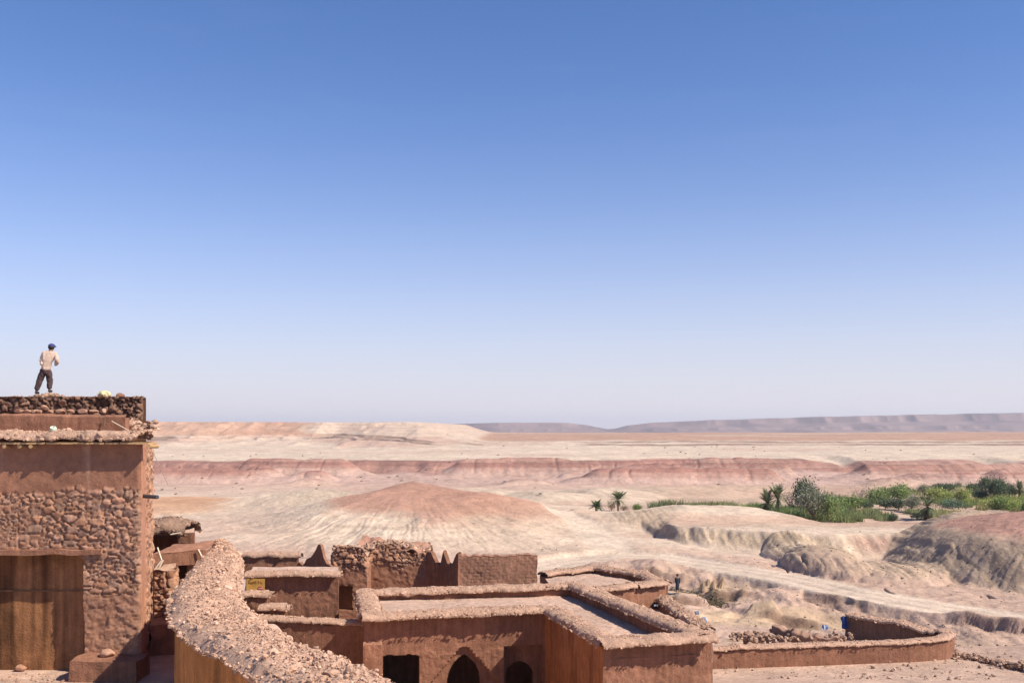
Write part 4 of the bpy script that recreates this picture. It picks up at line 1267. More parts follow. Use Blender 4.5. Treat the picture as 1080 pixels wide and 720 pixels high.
# roofless rooms to the right of the arched house
tr = thing('roofless_house', 'low ruined house with thick crumbling walls round a bare pink floor, above the arched house', 'ruin', (4, 50, -9))
mb = MB()
lp = [(2.2, 45.2), (3.9, 45.9), (5.7, 46.9), (7.25, 48.1), (6.6, 51.0), (4.4, 53.6), (1.6, 51.8)]
zz_ = [-7.55, -7.42, -7.42, -7.46, -7.45, -7.5, -7.6]
for k in range(6):
    wall_loft(mb, [lp[k], lp[k + 1]], .6, -9.9, [zz_[k], zz_[k + 1]], ADOBE * .95, .07, 1.1, .1, .06, 360 + k)
mb.build('wall', M_ADOBE, tr)
mb = MB()
slab(mb, (2.3, 45.6, -7.75), (7.1, 48.2, -7.72), (4.6, 53.4, -7.7), (1.7, 51.6, -7.72), .1, FLOOR * .95, .05, 10)
mb.build('floor', M_ADOBE, tr)
mb = MB()
for k in range(6):
    rubble_strip(mb, [(*lp[k], zz_[k]), (*lp[k + 1], zz_[k + 1])], .95, 0, .16, RUB * .95, 110, (.03, .09), .07, .08, 370 + k, 3, (.08, .14))
tag(mb.build('rubble', M_RUBBLE, tr), kind='stuff')
lt = thing('roofless_house', 'lower roofless room with a bare pink floor between the arched house and the path', 'ruin', (6, 45, -10))
mb = MB()
slab(mb, (4.2, 41.5, -8.75), (7.9, 40.8, -8.95), (7.4, 47.9, -8.6), (3.2, 45.4, -8.5), .1, FLOOR * .93, .10, 11, .8)
mb.build('floor', M_ADOBE, lt)
mb = MB()
wall_loft(mb, [(7.15, 48.0), (7.5, 45.0), (8.0, 41.0)], .55, -11.5, [-8.15, -8.2, -8.3], np.array([.33, .19, .135]), .14, 1.4, .1, .12, 381)
mb.build('wall', M_STONE, lt)
mb = MB()
rubble_strip(mb, [(7.15, 48.0, -8.15), (7.5, 45.0, -8.2), (8.0, 41.0, -8.3)], .8, 0, .15, RUB * .88, 120, (.04, .12), .08, .08, 382, 6, (.1, .18))
tag(mb.build('rubble', M_RUBBLE, lt), kind='stuff')
# long low wall at the right and the broken wall behind it
free_wall('low_wall', 'long low curving mud wall at the right with a stony top', [(6.6, 49.2), (10, 50.0), (15.2, 50.9), (20.6, 51.8), (22.7, 52.6), (23.6, 53.8), (23.7, 55)], .55, -13.2, [-11.0, -11.05, -11.05, -11.1, -11.1, -11.12, -11.15], 400, .8, .04, ADOBE * .95, .05, dens=110, size=(.03, .09))
free_wall('ruined_wall', 'dark broken wall with a blue sheet at its end, behind the long low wall', [(23.5, 54.6), (22.4, 56.6), (20.4, 60.2)], .6, -13.5, [-11.2, -11.2, -11.25], 410, .9, .12, np.array([.30, .16, .105]), .10, dens=70, size=(.04, .12))
rl = thing('ruined_wall', 'row of broken stone stubs along the back of the long low wall', 'wall', (16, 59, -13))
mb = MB()
for k, (pxa, pxb, py, Y) in enumerate(((787, 810, 667, 59), (818, 838, 664, 59.5), (838, 862, 668, 58.5), (862, 884, 670, 58))):
    wall_loft(mb, [((pxa - 540) / F * Y, Y + .4), ((pxb - 540) / F * Y, Y - .2)], .8, -14.2, (HY - py) / F * Y, np.array([.36, .215, .155]), .22, 1.6, .1, .3, 420 + k)
tag(mb.build('wall', M_STONE, rl))
mb = MB()
r6 = np.random.default_rng(430); n = 240
xx = r6.uniform(13, 20, n)
rocks(mb, np.column_stack([xx, 59 + r6.normal(0, .5, n) - (xx - 13) * .12, -12.35 + r6.normal(0, .15, n)]), r6.uniform(.05, .2, n), RUB * .85, .25, True, r6)
tag(mb.build('rubble', M_RUBBLE, rl), kind='stuff')
# line of stones of a vanished wall, lower right corner
vl = MB()
r7 = np.random.default_rng(440); n = 900
t_ = r7.uniform(0, 1, n)
pa = np.array([23.3, 55.2]); pb = np.array([26.4, 46.5])
xy = pa + (pb - pa) * t_[:, None] + r7.normal(0, .22, (n, 2))
zg = np.array([gz(*pa), gz(*((pa + pb) / 2)), gz(*pb)])
rocks(vl, np.column_stack([xy, np.interp(t_, [0, .5, 1], zg) + .05 + r7.uniform(0, .16, n)]), .04 + .14 * r7.uniform(0, 1, n) ** 2, RUB * .8, .28, True, r7)
o = vl.build('rubble', M_RUBBLE)
tag(o, 'line of dark loose stones running across the pale ground at the lower right', 'stones', None, 'stuff')

# ================================================================== PLANTS
def leaves(mb, pts, size, cols, r, up=.0):
    """small leaf faces (rhombs) scattered at pts"""
    n = len(pts)
    d = r.normal(size=(n, 3)); d[:, 2] = d[:, 2] * (1 - up) + up; d /= np.linalg.norm(d, axis=1)[:, None]
    e = np.cross(d, r.normal(size=(n, 3))); e /= np.linalg.norm(e, axis=1)[:, None] + 1e-9
    sz = np.broadcast_to(np.asarray(size, float), (n,))[:, None] * r.uniform(.6, 1.3, (n, 1))
    V = np.stack([pts - d * sz, pts + e * sz * .45, pts + d * sz, pts - e * sz * .45], 1).reshape(-1, 3)
    mb.add(V, np.arange(4 * n).reshape(-1, 4), None, np.repeat(np.clip(cols * 1.3, .004, .7), 4, 0), smooth=False)

def crown(mb, r, rx, rz, zc, nclump, nleaf, size, col, crad=.28, hollow=.55, up=0, flat=1.0):
    for k in range(nclump):
        d = r.normal(size=3); d /= np.linalg.norm(d)
        if d[2] < -.35: d[2] *= -.5
        rad = r.uniform(hollow, 1.0) * (1 + .18 * r.normal())
        c = np.array([d[0] * rx * rad, d[1] * rx * rad, zc + d[2] * rz * rad])
        cr = crad * rx * r.uniform(.6, 1.35)
        p = c + r.normal(size=(nleaf, 3)) * cr * np.array([1, 1, .7 * flat])
        p[:, 2] = np.maximum(p[:, 2], .05)
        cc = np.asarray(col) * r.uniform(.7, 1.35) * (1 + r.normal(0, .16, (nleaf, 1))) * (1 + r.normal(0, .06, 3))
        leaves(mb, p, size, cc, r, up)

def limbs(mb, r, h, rx, rz, zc, n, rad, lean=.1):
    top = np.array([lean * h, 0, h])
    tube(mb, [(0, 0, -.4), tuple(top * .35 + r.normal(0, .04, 3)), tuple(top)], [rad * 1.3, rad, rad * .75], 7, (.16, .11, .08))
    for k in range(n):
        d = r.normal(size=3); d[2] = abs(d[2]) * .8; d /= np.linalg.norm(d)
        e = np.array([d[0] * rx * .8, d[1] * rx * .8, zc + d[2] * rz * .75])
        m = (top + e) / 2 + r.normal(0, .1 * rx, 3)
        tube(mb, [top * r.uniform(.6, 1), m, e], [rad * .6, rad * .4, rad * .12], 5, (.16, .11, .08))

PROTO = {}
def proto(kind, var):
    """builds one plant of a kind about the origin; returns (height, width) it was built with"""
    r = np.random.default_rng(hash_kind[kind] * 10 + var)
    root = thing(kind.split(':')[0], '', '', (0, 0, 0))
    if kind == 'palm_tree' or kind == 'palm_tree:skirt':
        sk = kind.endswith('skirt')
        H = 2.5 if not sk else 2.3
        mb = MB()
        zz = np.linspace(-.4, H, 26)
        tube(mb, np.column_stack([.12 * np.sin(zz * .5), .08 * np.cos(zz * .7), zz]), .22 + .05 * (np.arange(26) % 2) - .02 * zz / H, 9, (.15, .10, .07))
        mb.build('trunk', M_BARK, root)
        def fronds(n, lo, hi, L0, L1, col, z0):
            mb = MB()
            for k in range(n):
                az = r.uniform(0, 2 * np.pi); el = r.uniform(lo, hi); L = r.uniform(L0, L1)
                t = np.linspace(0, 1, 12)
                droop = r.uniform(.5, 1.0)
                a = el - t * droop * 1.05
                dx = np.concatenate([[0], np.cumsum(np.cos(a[:-1]) * L / 11)]); dz = np.concatenate([[0], np.cumsum(np.sin(a[:-1]) * L / 11)])
                P = np.column_stack([np.cos(az) * dx, np.sin(az) * dx, z0 + dz])
                side = np.array([-np.sin(az), np.cos(az), 0])
                cc = np.asarray(col) * r.uniform(.75, 1.3)
                for q in range(1, 12):
                    for sg in (-1, 1):
                        ll = .75 * L / 2.2 * math.sin(math.pi * (.12 + .8 * t[q])) 
                        b = P[q]; f = P[q] - P[q - 1]
                        tip = b + side * sg * ll * .75 + f / np.linalg.norm(f) * ll * .55 + np.array([0, 0, -.10 * ll + r.normal(0, .03)])
                        mb.add(np.array([b - f * .48, b + f * .48, tip]), None, [(0, 1, 2)], cc * r.uniform(.85, 1.15), smooth=False)
                mb.add(np.concatenate([P - [0, 0, .02], P + side * .03]), [(i, i + 1, i + 13, i + 12) for i in range(11)], None, cc * .9)
            return mb
        fronds(46 if not sk else 34, -.5, 1.5, 1.9, 2.9, (.15, .18, .085), H).build('crown', M_LEAF, root)
        if sk:
            fronds(34, -1.1, -.3, 1.5, 2.3, (.13, .10, .055), H * .80).build('dead_fronds', M_LEAF, root)
        else:
            fronds(14, -1.3, -.6, 1.0, 1.5, (.17, .12, .07), H).build('dead_fronds', M_LEAF, root)
        return root, H + 2.0, 4.4
    if kind == 'dwarf_palm':
        mb = MB()
        tube(mb, [(0, 0, -.3), (0, 0, .5), (.05, 0, 1.0)], [.3, .26, .2], 8, (.15, .1, .07)); mb.build('trunk', M_BARK, root)
        mb = MB()
        for k in range(58):
            az = r.uniform(0, 2 * np.pi); el = r.uniform(.05, 1.3); L = r.uniform(1.6, 2.6)
            t = np.linspace(0, 1, 9); a = el - t * .9
            dx = np.concatenate([[0], np.cumsum(np.cos(a[:-1]) * L / 8)]); dz = np.concatenate([[0], np.cumsum(np.sin(a[:-1]) * L / 8)])
            P = np.column_stack([np.cos(az) * dx, np.sin(az) * dx, .9 + dz]); side = np.array([-np.sin(az), np.cos(az), 0])
            wd_ = (.22 * np.sin(math.pi * (.15 + .85 * t)))[:, None]
            cc = np.array([.085, .12, .045]) * r.uniform(.7, 1.4)
            mb.add(np.concatenate([P - side * wd_, P + side * wd_]), [(i, i + 1, i + 10, i + 9) for i in range(8)], None, cc, smooth=False)
        mb.build('crown', M_LEAF, root)
        return root, 3.0, 4.4
    spec = {  # rx, rz, zc, clumps, leaves, size, colour, trunk height, clump radius, hollow
        'tree': (2.6, 1.9, 1.9, 70, 46, .20, (.095, .118, .066), 1.0, .25, .4),
        'tree:grey': (2.4, 2.4, 2.3, 80, 44, .17, (.21, .215, .145), 1.2, .25, .3),
        'tree:green': (2.4, 1.7, 1.7, 62, 46, .20, (.185, .235, .085), .9, .26, .35),
        'shrub': (1.6, 1.0, 1.0, 40, 40, .17, (.18, .235, .075), .5, .28, .3),
        'shrub:dark': (1.5, 1.0, 1.0, 38, 40, .16, (.085, .11, .062), .5, .28, .3),
        'shrub:yellow': (1.7, .9, .85, 40, 40, .16, (.28, .295, .095), .4, .28, .3),
        'shrub:blue': (1.8, .8, .8, 38, 40, .15, (.11, .15, .10), .4, .28, .3),
        'shrub:dry': (1.5, 1.0, .95, 26, 22, .14, (.20, .16, .10), .5, .28, .2),
        'bare_shrub': (2.1, 1.9, 1.9, 40, 12, .11, (.20, .165, .13), .9, .22, .3),
    }[kind]
    rx, rz, zc, nc, nl, sz, col, th, crad, hol = spec
    mb = MB()
    limbs(mb, r, th, rx, rz, zc, 26 if kind == 'bare_shrub' else 9, .16 if 'tree' in kind else .07)
    mb.build('trunk' if 'tree' in kind else 'stem', M_BARK if kind != 'bare_shrub' else plain_mat('grey_twig', (.22, .18, .15), .9, .2, 10), root)
    mb = MB()
    crown(mb, r, rx, rz, zc, nc, nl, sz, col, crad, hol)
    mb.build('crown' if 'tree' in kind else 'foliage', M_LEAF, root)
    return root, zc + rz, rx * 2.2
hash_kind = {k: i + 3 for i, k in enumerate(('palm_tree', 'palm_tree:skirt', 'dwarf_palm', 'tree', 'tree:grey', 'tree:green', 'shrub', 'shrub:dark', 'shrub:yellow', 'shrub:blue', 'shrub:dry', 'bare_shrub'))}

def copy_tree(o):
    c = o.copy(); COL.objects.link(c)
    for ch in o.children:
        d = ch.copy(); COL.objects.link(d); d.parent = c
    return c

def plant(kind, px, py, wpx, hpx, label, cat, group=None, Y=None):
    """stands a plant where the photograph's ray to its foot meets the ground"""
    if Y is None:
        Y = 15.0 * F / (py - HY)
        for _ in range(3): Y = -gz((px - 540) / F * Y, Y) * F / (py - HY)
    X = (px - 540) / F * Y
    var = (int(px) % 2)
    if (kind, var) not in PROTO:
        o, H, Wd = proto(kind, var); PROTO[(kind, var)] = [o, H, Wd, False]
    o, H, Wd, used = PROTO[(kind, var)]
    if used: o = copy_tree(o)
    PROTO[(kind, var)][3] = True
    grow = 1.06 if kind not in ('palm_tree', 'dwarf_palm') else 1.1
    sx = grow * wpx / F * Y / Wd; szv = grow * hpx / F * Y / H
    o.location = (X, Y, gz(X, Y) - .05)
    o.rotation_euler = (0, 0, (px * 1.7) % 6.28)
    o.scale = (sx, sx, szv)
    for k in ('label', 'category', 'group'):
        if k in o: del o[k]
    tag(o, label, cat, group)
    return o

G = 'plants of the riverside oasis'
plant('dwarf_palm', 629, 540.5, 21, 15, 'low bushy palm with fronds to the ground, left of two palms on bare sand', 'palm', 'palms on the bare sand')
plant('palm_tree', 652, 540, 17, 21, 'short upright palm with a brown trunk beside a low bushy palm on bare sand', 'palm', 'palms on the bare sand')
plant('shrub:dry', 645, 540, 11, 11, 'dead brown frond clump leaning against the short upright palm', 'shrub', G)
plant('shrub:dry', 658, 539.6, 10, 7, 'round dry brown bush at the right foot of the short upright palm', 'shrub', G)
plant('shrub', 671.5, 540, 9, 7.5, 'small round green bush alone on the sand right of the short palm', 'shrub', G)
plant('shrub:dry', 604, 539, 6, 3.5, 'tiny dark bush on the dune crest left of the low bushy palm', 'shrub', G)
plant('palm_tree', 809, 550, 19, 28, 'thicker and lower of the twin palms before the grey green trees', 'palm', 'twin palms at the oasis edge', 161)
plant('palm_tree', 820, 548, 16, 36, 'slimmer and taller of the twin palms before the grey green trees', 'palm', 'twin palms at the oasis edge', 161)
plant('dwarf_palm', 841, 551, 17, 13, 'dark young palm bush between the twin palms and the grey tree', 'palm', G)
plant('tree:grey', 857, 551, 34, 38, 'tall grey green feathery tree, largest at the near edge of the oasis', 'tree', 'oasis trees')
plant('tree', 848, 540, 24, 33, 'dark green crown rising just behind the tall grey feathery tree', 'tree', 'oasis trees')
plant('bare_shrub', 835, 541, 24, 27, 'leafless greyish brown shrub behind the twin palms', 'shrub', 'bare shrubs')
plant('tree:green', 876, 552, 20, 28, 'olive green tree leaning on the right of the tall grey feathery tree', 'tree', 'oasis trees')
plant('shrub', 868, 548, 16, 16, 'green bush at the foot of the tall grey feathery tree', 'shrub', G)
plant('bare_shrub', 906, 533, 26, 20, 'leafless grey shrub above the bright green thicket', 'shrub', 'bare shrubs')
plant('shrub', 900, 537, 26, 13, 'yellowish green thicket under the leafless grey shrub', 'shrub', G)
plant('shrub', 893, 538, 13, 8, 'dark speckled low bush at the left edge of the thicket', 'shrub', G)
plant('tree:green', 927, 531, 26, 15, 'broad bright green tree in the middle of the oasis', 'tree', 'oasis trees')
plant('tree:green', 948, 530, 26, 18, 'bright green rounded tree with a pale top, mid oasis', 'tree', 'oasis trees')
plant('shrub:dark', 934, 537, 16, 10, 'dark bush below the broad bright green tree', 'shrub', G)
plant('shrub:dark', 948, 538, 17, 11, 'dark bush below the bright green rounded tree', 'shrub', G)
plant('tree:grey', 962, 540, 17, 18, 'grey green leafy bush tree left of the palm with the dead skirt', 'tree', 'oasis trees')
plant('palm_tree:skirt', 978, 547.5, 21, 25, 'stout palm with a skirt of drooping dead fronds', 'palm', G)
plant('shrub:dark', 967, 547, 13, 7, 'low dark bush at the left foot of the skirted palm', 'shrub', G)
plant('shrub:dark', 942, 549, 10, 7, 'small dark bush on the bank below the green grass', 'shrub', G)
plant('shrub:yellow', 987, 527, 24, 12, 'yellow green bush above and right of the skirted palm', 'shrub', G)
plant('tree:grey', 975, 524, 14, 14, 'dark grey tree just behind the skirted palm', 'tree', 'oasis trees')
plant('tree', 1000, 521, 17, 11, 'dark round tree on the far bank before the red bluffs', 'tree', 'oasis trees')
plant('tree', 990, 519, 15, 9, 'flat topped dark tree on the far bank, leftmost there', 'tree', 'oasis trees')
plant('shrub:blue', 1004, 537, 26, 9, 'low bluish green bush mat right of the skirted palm', 'shrub', G)
plant('shrub:yellow', 1016, 533, 15, 17, 'tall yellow green bush beside the bluish mat', 'shrub', G)
plant('tree', 1013, 530, 10, 12, 'dark bushy tree half hidden by the tall yellow green bush', 'tree', 'oasis trees')
plant('shrub:yellow', 1000, 528, 18, 9, 'pale green bush between the far bank and the bluish mat', 'shrub', G)
plant('tree', 1026, 520, 18, 10, 'low dark tree in the far row, left of the tallest dark tree', 'tree', 'oasis trees')
plant('tree', 1040, 521, 17, 17, 'tallest dark tree of the far row', 'tree', 'oasis trees')
plant('tree', 1052, 528, 22, 22, 'big dark rounded tree on the right with a dense crown', 'tree', 'oasis trees')
plant('tree', 1033, 528, 19, 13, 'broad low dark tree below the tallest dark tree', 'tree', 'oasis trees')
plant('tree', 1064, 526, 17, 15, 'dark tree between the big rounded tree and the tall far palm', 'tree', 'oasis trees')
plant('palm_tree', 1075, 527, 13, 18, 'dark far palm standing above the green at the right edge', 'palm', G)
plant('tree:grey', 1010, 517, 9, 9, 'small grey tree at the gap in the far row', 'tree', 'oasis trees')
plant('shrub', 1055, 542.5, 20, 17, 'round dull green bush above the red mound', 'shrub', G)
plant('shrub:yellow', 1070, 541, 20, 13, 'light green bush beside the round dull green bush', 'shrub', G)
plant('shrub', 1084, 543, 14, 14, 'green bush at the right edge above the red mound', 'shrub', G)
plant('shrub:dark', 1024, 549, 10, 7, 'small dark green bush on the sand left of the red mound', 'shrub', G)
plant('shrub:yellow', 1041, 537, 22, 9, 'low yellowish bush under the big dark rounded tree', 'shrub', G)
plant('shrub:dark', 915, 538, 12, 8, 'little dark bush between the thicket and the broad tree', 'shrub', G)

# reeds and grass
def grass_patch(mb, x0, x1, y0, y1, n, hlo, hhi, col, seed, thresh=-.2):
    r = np.random.default_rng(seed)
    x = r.uniform(x0, x1, n); y = r.uniform(y0, y1, n)
    keep = fbm2(x / 5, y / 7, 3, seed) > thresh + .9 * np.maximum(0, np.abs((y - (y0 + y1) / 2) / (y1 - y0) * 2) - .55)
    x, y = x[keep], y[keep]; n = len(x)
    z = terrain(x[None], y[None])[0][0]
    h_ = r.uniform(hlo, hhi, n) * (1 + .5 * fbm2(x / 3, y / 3, 2, seed + 2))
    a = r.uniform(0, 2 * np.pi, n); wd_ = r.uniform(.05, .13, n)
    lean = r.normal(0, .22, (n, 2)) * h_[:, None]
    b0 = np.column_stack([x - np.cos(a) * wd_, y - np.sin(a) * wd_, z - .05]); b1 = np.column_stack([x + np.cos(a) * wd_, y + np.sin(a) * wd_, z - .05])
    tp = np.column_stack([x + lean[:, 0], y + lean[:, 1], z + h_])
    V = np.stack([b0, b1, tp], 1).reshape(-1, 3)
    patch = fbm2(x / 4, y / 5, 3, seed + 4)
    c = np.asarray(col)[None] * (1 + .35 * patch[:, None]) * (1 + r.normal(0, .15, (n, 1))) * (1 + patch[:, None] * np.array([.25, .05, -.1]))
    mb.add(V, None, np.arange(3 * n).reshape(-1, 3), np.repeat(np.clip(c, .01, .6), 3, 0), smooth=False)
mb = MB()
grass_patch(mb, 23.5, 36, 158, 172, 9000, 1.0, 1.9, (.23, .245, .12), 501, -.5)
grass_patch(mb, 34, 50, 160, 174, 13000, 1.0, 1.9, (.24, .295, .105), 502, -.5)
grass_patch(mb, 46, 56, 157, 176, 7000, .5, 1.6, (.24, .27, .11), 508, -.2)
grass_patch(mb, 52, 74, 156, 172, 11000, .35, 1.0, (.27, .28, .125), 503, .0)
grass_patch(mb, 70, 100, 158, 180, 15000, .4, 1.2, (.29, .265, .115), 504, -.15)
grass_patch(mb, 58, 80, 186, 214, 8000, .5, 1.3, (.18, .235, .075), 505, .05)
grass_patch(mb, 84, 118, 183, 208, 12000, .5, 1.4, (.25, .285, .085), 506, -.05)
grass_patch(mb, 90, 130, 208, 236, 7000, .5, 1.2, (.19, .22, .08), 507, .1)
tag(mb.build('grass', M_LEAF), 'strip of reeds and tall grass along the river bed behind the cream dune', kind='stuff')

# scrub dotted over the plain: too far to show parts
r9 = np.random.default_rng(91)
scr = []
for v_ in range(3):
    mb = MB(); rr9 = np.random.default_rng(910 + v_)
    crown(mb, rr9, .8, .5, .35, 9, 14, .16, (.16, .13, .085), .35, .1)
    o = mb.build('scrub_bush', M_LEAF); scr.append([o, False])
k = 0
while k < 150:
    px = r9.uniform(165, 1079); py = 452 + 10 ** r9.uniform(1.24, 1.86) 
    if 700 < px and py > 507: continue
    Y = 13.0 * F / (py - HY)
    if Y < 190: continue
    for _ in range(3): Y = float(np.clip(-gz((px - 540) / F * Y, Y) * F / (py - HY), 180, 700))
    X = (px - 540) / F * Y
    o, used = scr[k % 3]
    if used: o = o.copy(); COL.objects.link(o)
    scr[k % 3][1] = True
    o.location = (X, Y, gz(X, Y)); o.rotation_euler = (0, 0, r9.uniform(0, 6))
    s_ = r9.uniform(.14, .42) * (.6 + Y / 420)
    o.scale = (s_ * r9.uniform(1, 1.7), s_, s_ * r9.uniform(.7, 1))
    tag(o, 'small dark scrub bush dotted over the open plain below the bluffs', 'bush', 'scrub bushes dotted over the plain')
    k += 1

# ================================================================== PEOPLE AND SMALL THINGS
def skin(name, joints, edges, mat, parent, rootv=0, sub=2, fold=0):
    """one continuous surface grown round a skeleton: joints = [(x, y, z, radius x, radius y)]"""
    me = bpy.data.meshes.new(name)
    base = ROOT[parent.name] if parent is not None else np.zeros(3)
    me.from_pydata([tuple(np.array(j[:3]) - base) for j in joints], edges, [])
    o = bpy.data.objects.new(name, me); COL.objects.link(o)
    if parent is not None: o.parent = parent
    md = o.modifiers.new('skin', 'SKIN'); md.use_smooth_shade = True
    sv = me.skin_vertices[0].data
    for k, j in enumerate(joints):
        sv[k].radius = (j[3], j[4] if len(j) > 4 else j[3]); sv[k].use_root = (k == rootv)
    ms = o.modifiers.new('sub', 'SUBSURF'); ms.levels = sub; ms.render_levels = sub
    if fold:
        tx = bpy.data.textures.new(name + '_folds', 'CLOUDS'); tx.noise_scale = .09; tx.noise_depth = 2
        dm = o.modifiers.new('folds', 'DISPLACE'); dm.texture = tx; dm.strength = fold; dm.mid_level = .5; dm.texture_coords = 'LOCAL'
    me.materials.append(mat)
    return o

def lumpmesh(name, c, rad, mat, parent=None, seed=0, amp=.1, f=3, sub=2, col=(.4, .3, .2)):
    V, Fc = _ico(sub)
    P = V * np.asarray(rad)
    P = P * (1 + amp * fbm3(V * 1.0 + seed, f, 3, seed)[:, None]) + np.asarray(c)
    mb = MB(); mb.add(P, None, Fc, col, smooth=True)
    return mb.build(name, mat, parent)

M_SKIN = plain_mat('skin', (.30, .17, .11), .6, .05, 10, .3)
# --- the man on the roof, seen from behind, one foot on the rubble heap
FX, FY = (48 - 540) / F * 32.85, 32.85
FZ = (HY - 415.5) / F * 32.85
man = thing('person', 'man in pale shirt and navy cap standing on the roof wall, seen from behind', 'person', (FX, FY, FZ))
def J(x, y, z, r, r2=None):
    p = (FX + x, FY + y, FZ + z, r, r if r2 is None else r2)
    return p
hipL = (-.10, .0, .80); hipR = (.09, .02, .80)
jb = [J(-.01, 0, .84, .125, .10), J(.03, .01, 1.02, .125, .095), J(.09, .02, 1.24, .155, .10), J(.12, .03, 1.38, .10, .08), J(.15, .05, 1.44, .055), J(.17, .06, 1.50, .085, .095), J(.175, .07, 1.58, .08, .09),
      J(-.09, 0, .76, .085), J(-.19, -.02, .43, .06), J(-.285, -.06, .08, .04), J(-.27, .08, .035, .035, .028),
      J(.10, .03, .76, .085), J(.115, .06, .45, .06), J(.10, .04, .14, .042), J(.14, .17, .10, .036, .028),
      J(-.06, .01, 1.34, .055), J(-.10, -.05, 1.10, .042), J(-.04, -.12, .92, .034), J(.0, -.16, .86, .034, .022),
      J(.30, .04, 1.32, .055), J(.37, .04, 1.08, .042), J(.27, .15, .97, .034), J(.22, .19, .96, .032, .022)]
eb = [(0, 1), (1, 2), (2, 3), (3, 4), (4, 5), (5, 6), (0, 7), (7, 8), (8, 9), (9, 10), (0, 11), (11, 12), (12, 13), (13, 14), (2, 15), (15, 16), (16, 17), (17, 18), (2, 19), (19, 20), (20, 21), (21, 22)]
skin('body', jb, eb, M_SKIN, man)
M_TROUS = plain_mat('dark_trousers', (.075, .045, .045), .9, .2, 14)
M_SHIRT = plain_mat('pale_shirt', (.52, .38, .30), .9, .12, 9)
jt = [J(-.01, 0, .90, .15, .12), J(0, 0, .80, .16, .14), J(-.095, 0, .68, .12), J(-.19, -.02, .43, .10), J(-.28, -.055, .10, .085), J(.10, .03, .68, .12), J(.115, .06, .45, .10), J(.10, .045, .16, .082)]
skin('trousers', jt, [(0, 1), (1, 2), (2, 3), (3, 4), (1, 5), (5, 6), (6, 7)], M_TROUS, man, 0, 3, .05)
js = [J(-.01, 0, .70, .185, .16), J(.02, .01, .96, .175, .145), J(.085, .02, 1.22, .20, .14), J(.13, .03, 1.41, .10, .085), J(-.07, .01, 1.34, .092), J(-.10, -.05, 1.10, .078), J(-.04, -.12, .93, .066),
      J(.31, .04, 1.32, .092), J(.375, .04, 1.08, .078), J(.27, .15, .97, .066)]
skin('shirt', js, [(0, 1), (1, 2), (2, 3), (2, 4), (4, 5), (5, 6), (2, 7), (7, 8), (8, 9)], M_SHIRT, man, 0, 3, .06)
M_CAP = plain_mat('navy_cap', (.045, .055, .15), .85, .1, 20)
mb = MB()
V, Fc = _ico(3)
P = V * [.108, .122, .092]; P[:, 2] = np.maximum(P[:, 2], -.04)
mb.add(P + [FX + .175, FY + .065, FZ + 1.585], None, Fc, (.05, .05, .15))
a_ = np.linspace(-1.1, 1.1, 12)
bo = np.column_stack([np.sin(a_) * .10, np.cos(a_) * .10, 0 * a_]); b2_ = np.column_stack([np.sin(a_) * .085, .09 + np.cos(a_) * .11, -.02 + 0 * a_])
Pb = np.stack([np.stack([bo, b2_], 1) + [0, 0, dz] for dz in (0, .012)], 1)
for lay in (0, 1): mb.grid(Pb[:, lay] + [FX + .19, FY + .07, FZ + 1.59], (.05, .05, .15))
mb.build('cap', M_CAP, man)
M_HAIR = plain_mat('dark_hair', (.02, .016, .014), .7, .1, 20)
lumpmesh('hair', (FX + .17, FY + .04, FZ + 1.54), (.10, .105, .075), M_HAIR, man, 3, .05)
for k, (x, y, z) in enumerate(((-.275, .0, .045), (.115, .09, .105))):
    lumpmesh('shoe', (FX + x, FY + y, FZ + z), (.05, .135, .05), plain_mat('dark_shoe', (.03, .025, .025), .7, .1, 20), man, k, .04)
# rubble he stands on
mb = MB()
r2_ = np.random.default_rng(600)
hx0 = (52 - 540) / F * 32.8
n = 130
g = r2_.normal(0, 1, (n, 2))
rocks(mb, np.column_stack([hx0 + g[:, 0] * .20, 32.85 + g[:, 1] * .16, ZP + .03 + .11 * np.exp(-(g[:, 0] ** 2 + g[:, 1] ** 2) / 1.6) * r2_.uniform(.3, 1, n)]), r2_.uniform(.03, .10, n), RUB * .8, .22, True, r2_)
tag(mb.build('rubble', M_RUBBLE), "small heap of broken earth and stones under the man's feet on the roof wall", 'rubble', kind='stuff')
# --- far walker on the path
pxp, pyp = 714.5, 630
Yp = 90.0
for _ in range(4): Yp = -gz((pxp - 540) / F * Yp, Yp) * F / (pyp - HY)
wx, wy = (pxp - 540) / F * Yp, Yp
wz = gz(wx, wy)
wk = thing('person', 'distant person in dark clothes standing on the path beside the low ruins', 'person', (wx, wy, wz))
FX, FY, FZ = wx, wy, wz
jb = [J(0, 0, .92, .12, .1), J(0, 0, 1.15, .125, .09), J(0, 0, 1.36, .16, .09), J(0, 0, 1.46, .06), J(0, 0, 1.56, .085), J(0, 0, 1.66, .08), J(-.09, 0, .84, .085), J(-.11, .03, .48, .06), J(-.12, 0, .08, .045), J(-.13, -.12, .03, .035),
      J(.09, 0, .84, .085), J(.11, -.08, .48, .06), J(.12, -.02, .08, .045), J(.13, -.14, .03, .035), J(-.18, 0, 1.36, .055), J(-.21, 0, 1.1, .045), J(-.19, -.09, .86, .035), J(.18, 0, 1.36, .055), J(.21, 0, 1.1, .045), J(.19, -.09, .86, .035)]
eb = [(0, 1), (1, 2), (2, 3), (3, 4), (4, 5), (0, 6), (6, 7), (7, 8), (8, 9), (0, 10), (10, 11), (11, 12), (12, 13), (2, 14), (14, 15), (15, 16), (2, 17), (17, 18), (18, 19)]
skin('body', jb, eb, M_SKIN, wk)
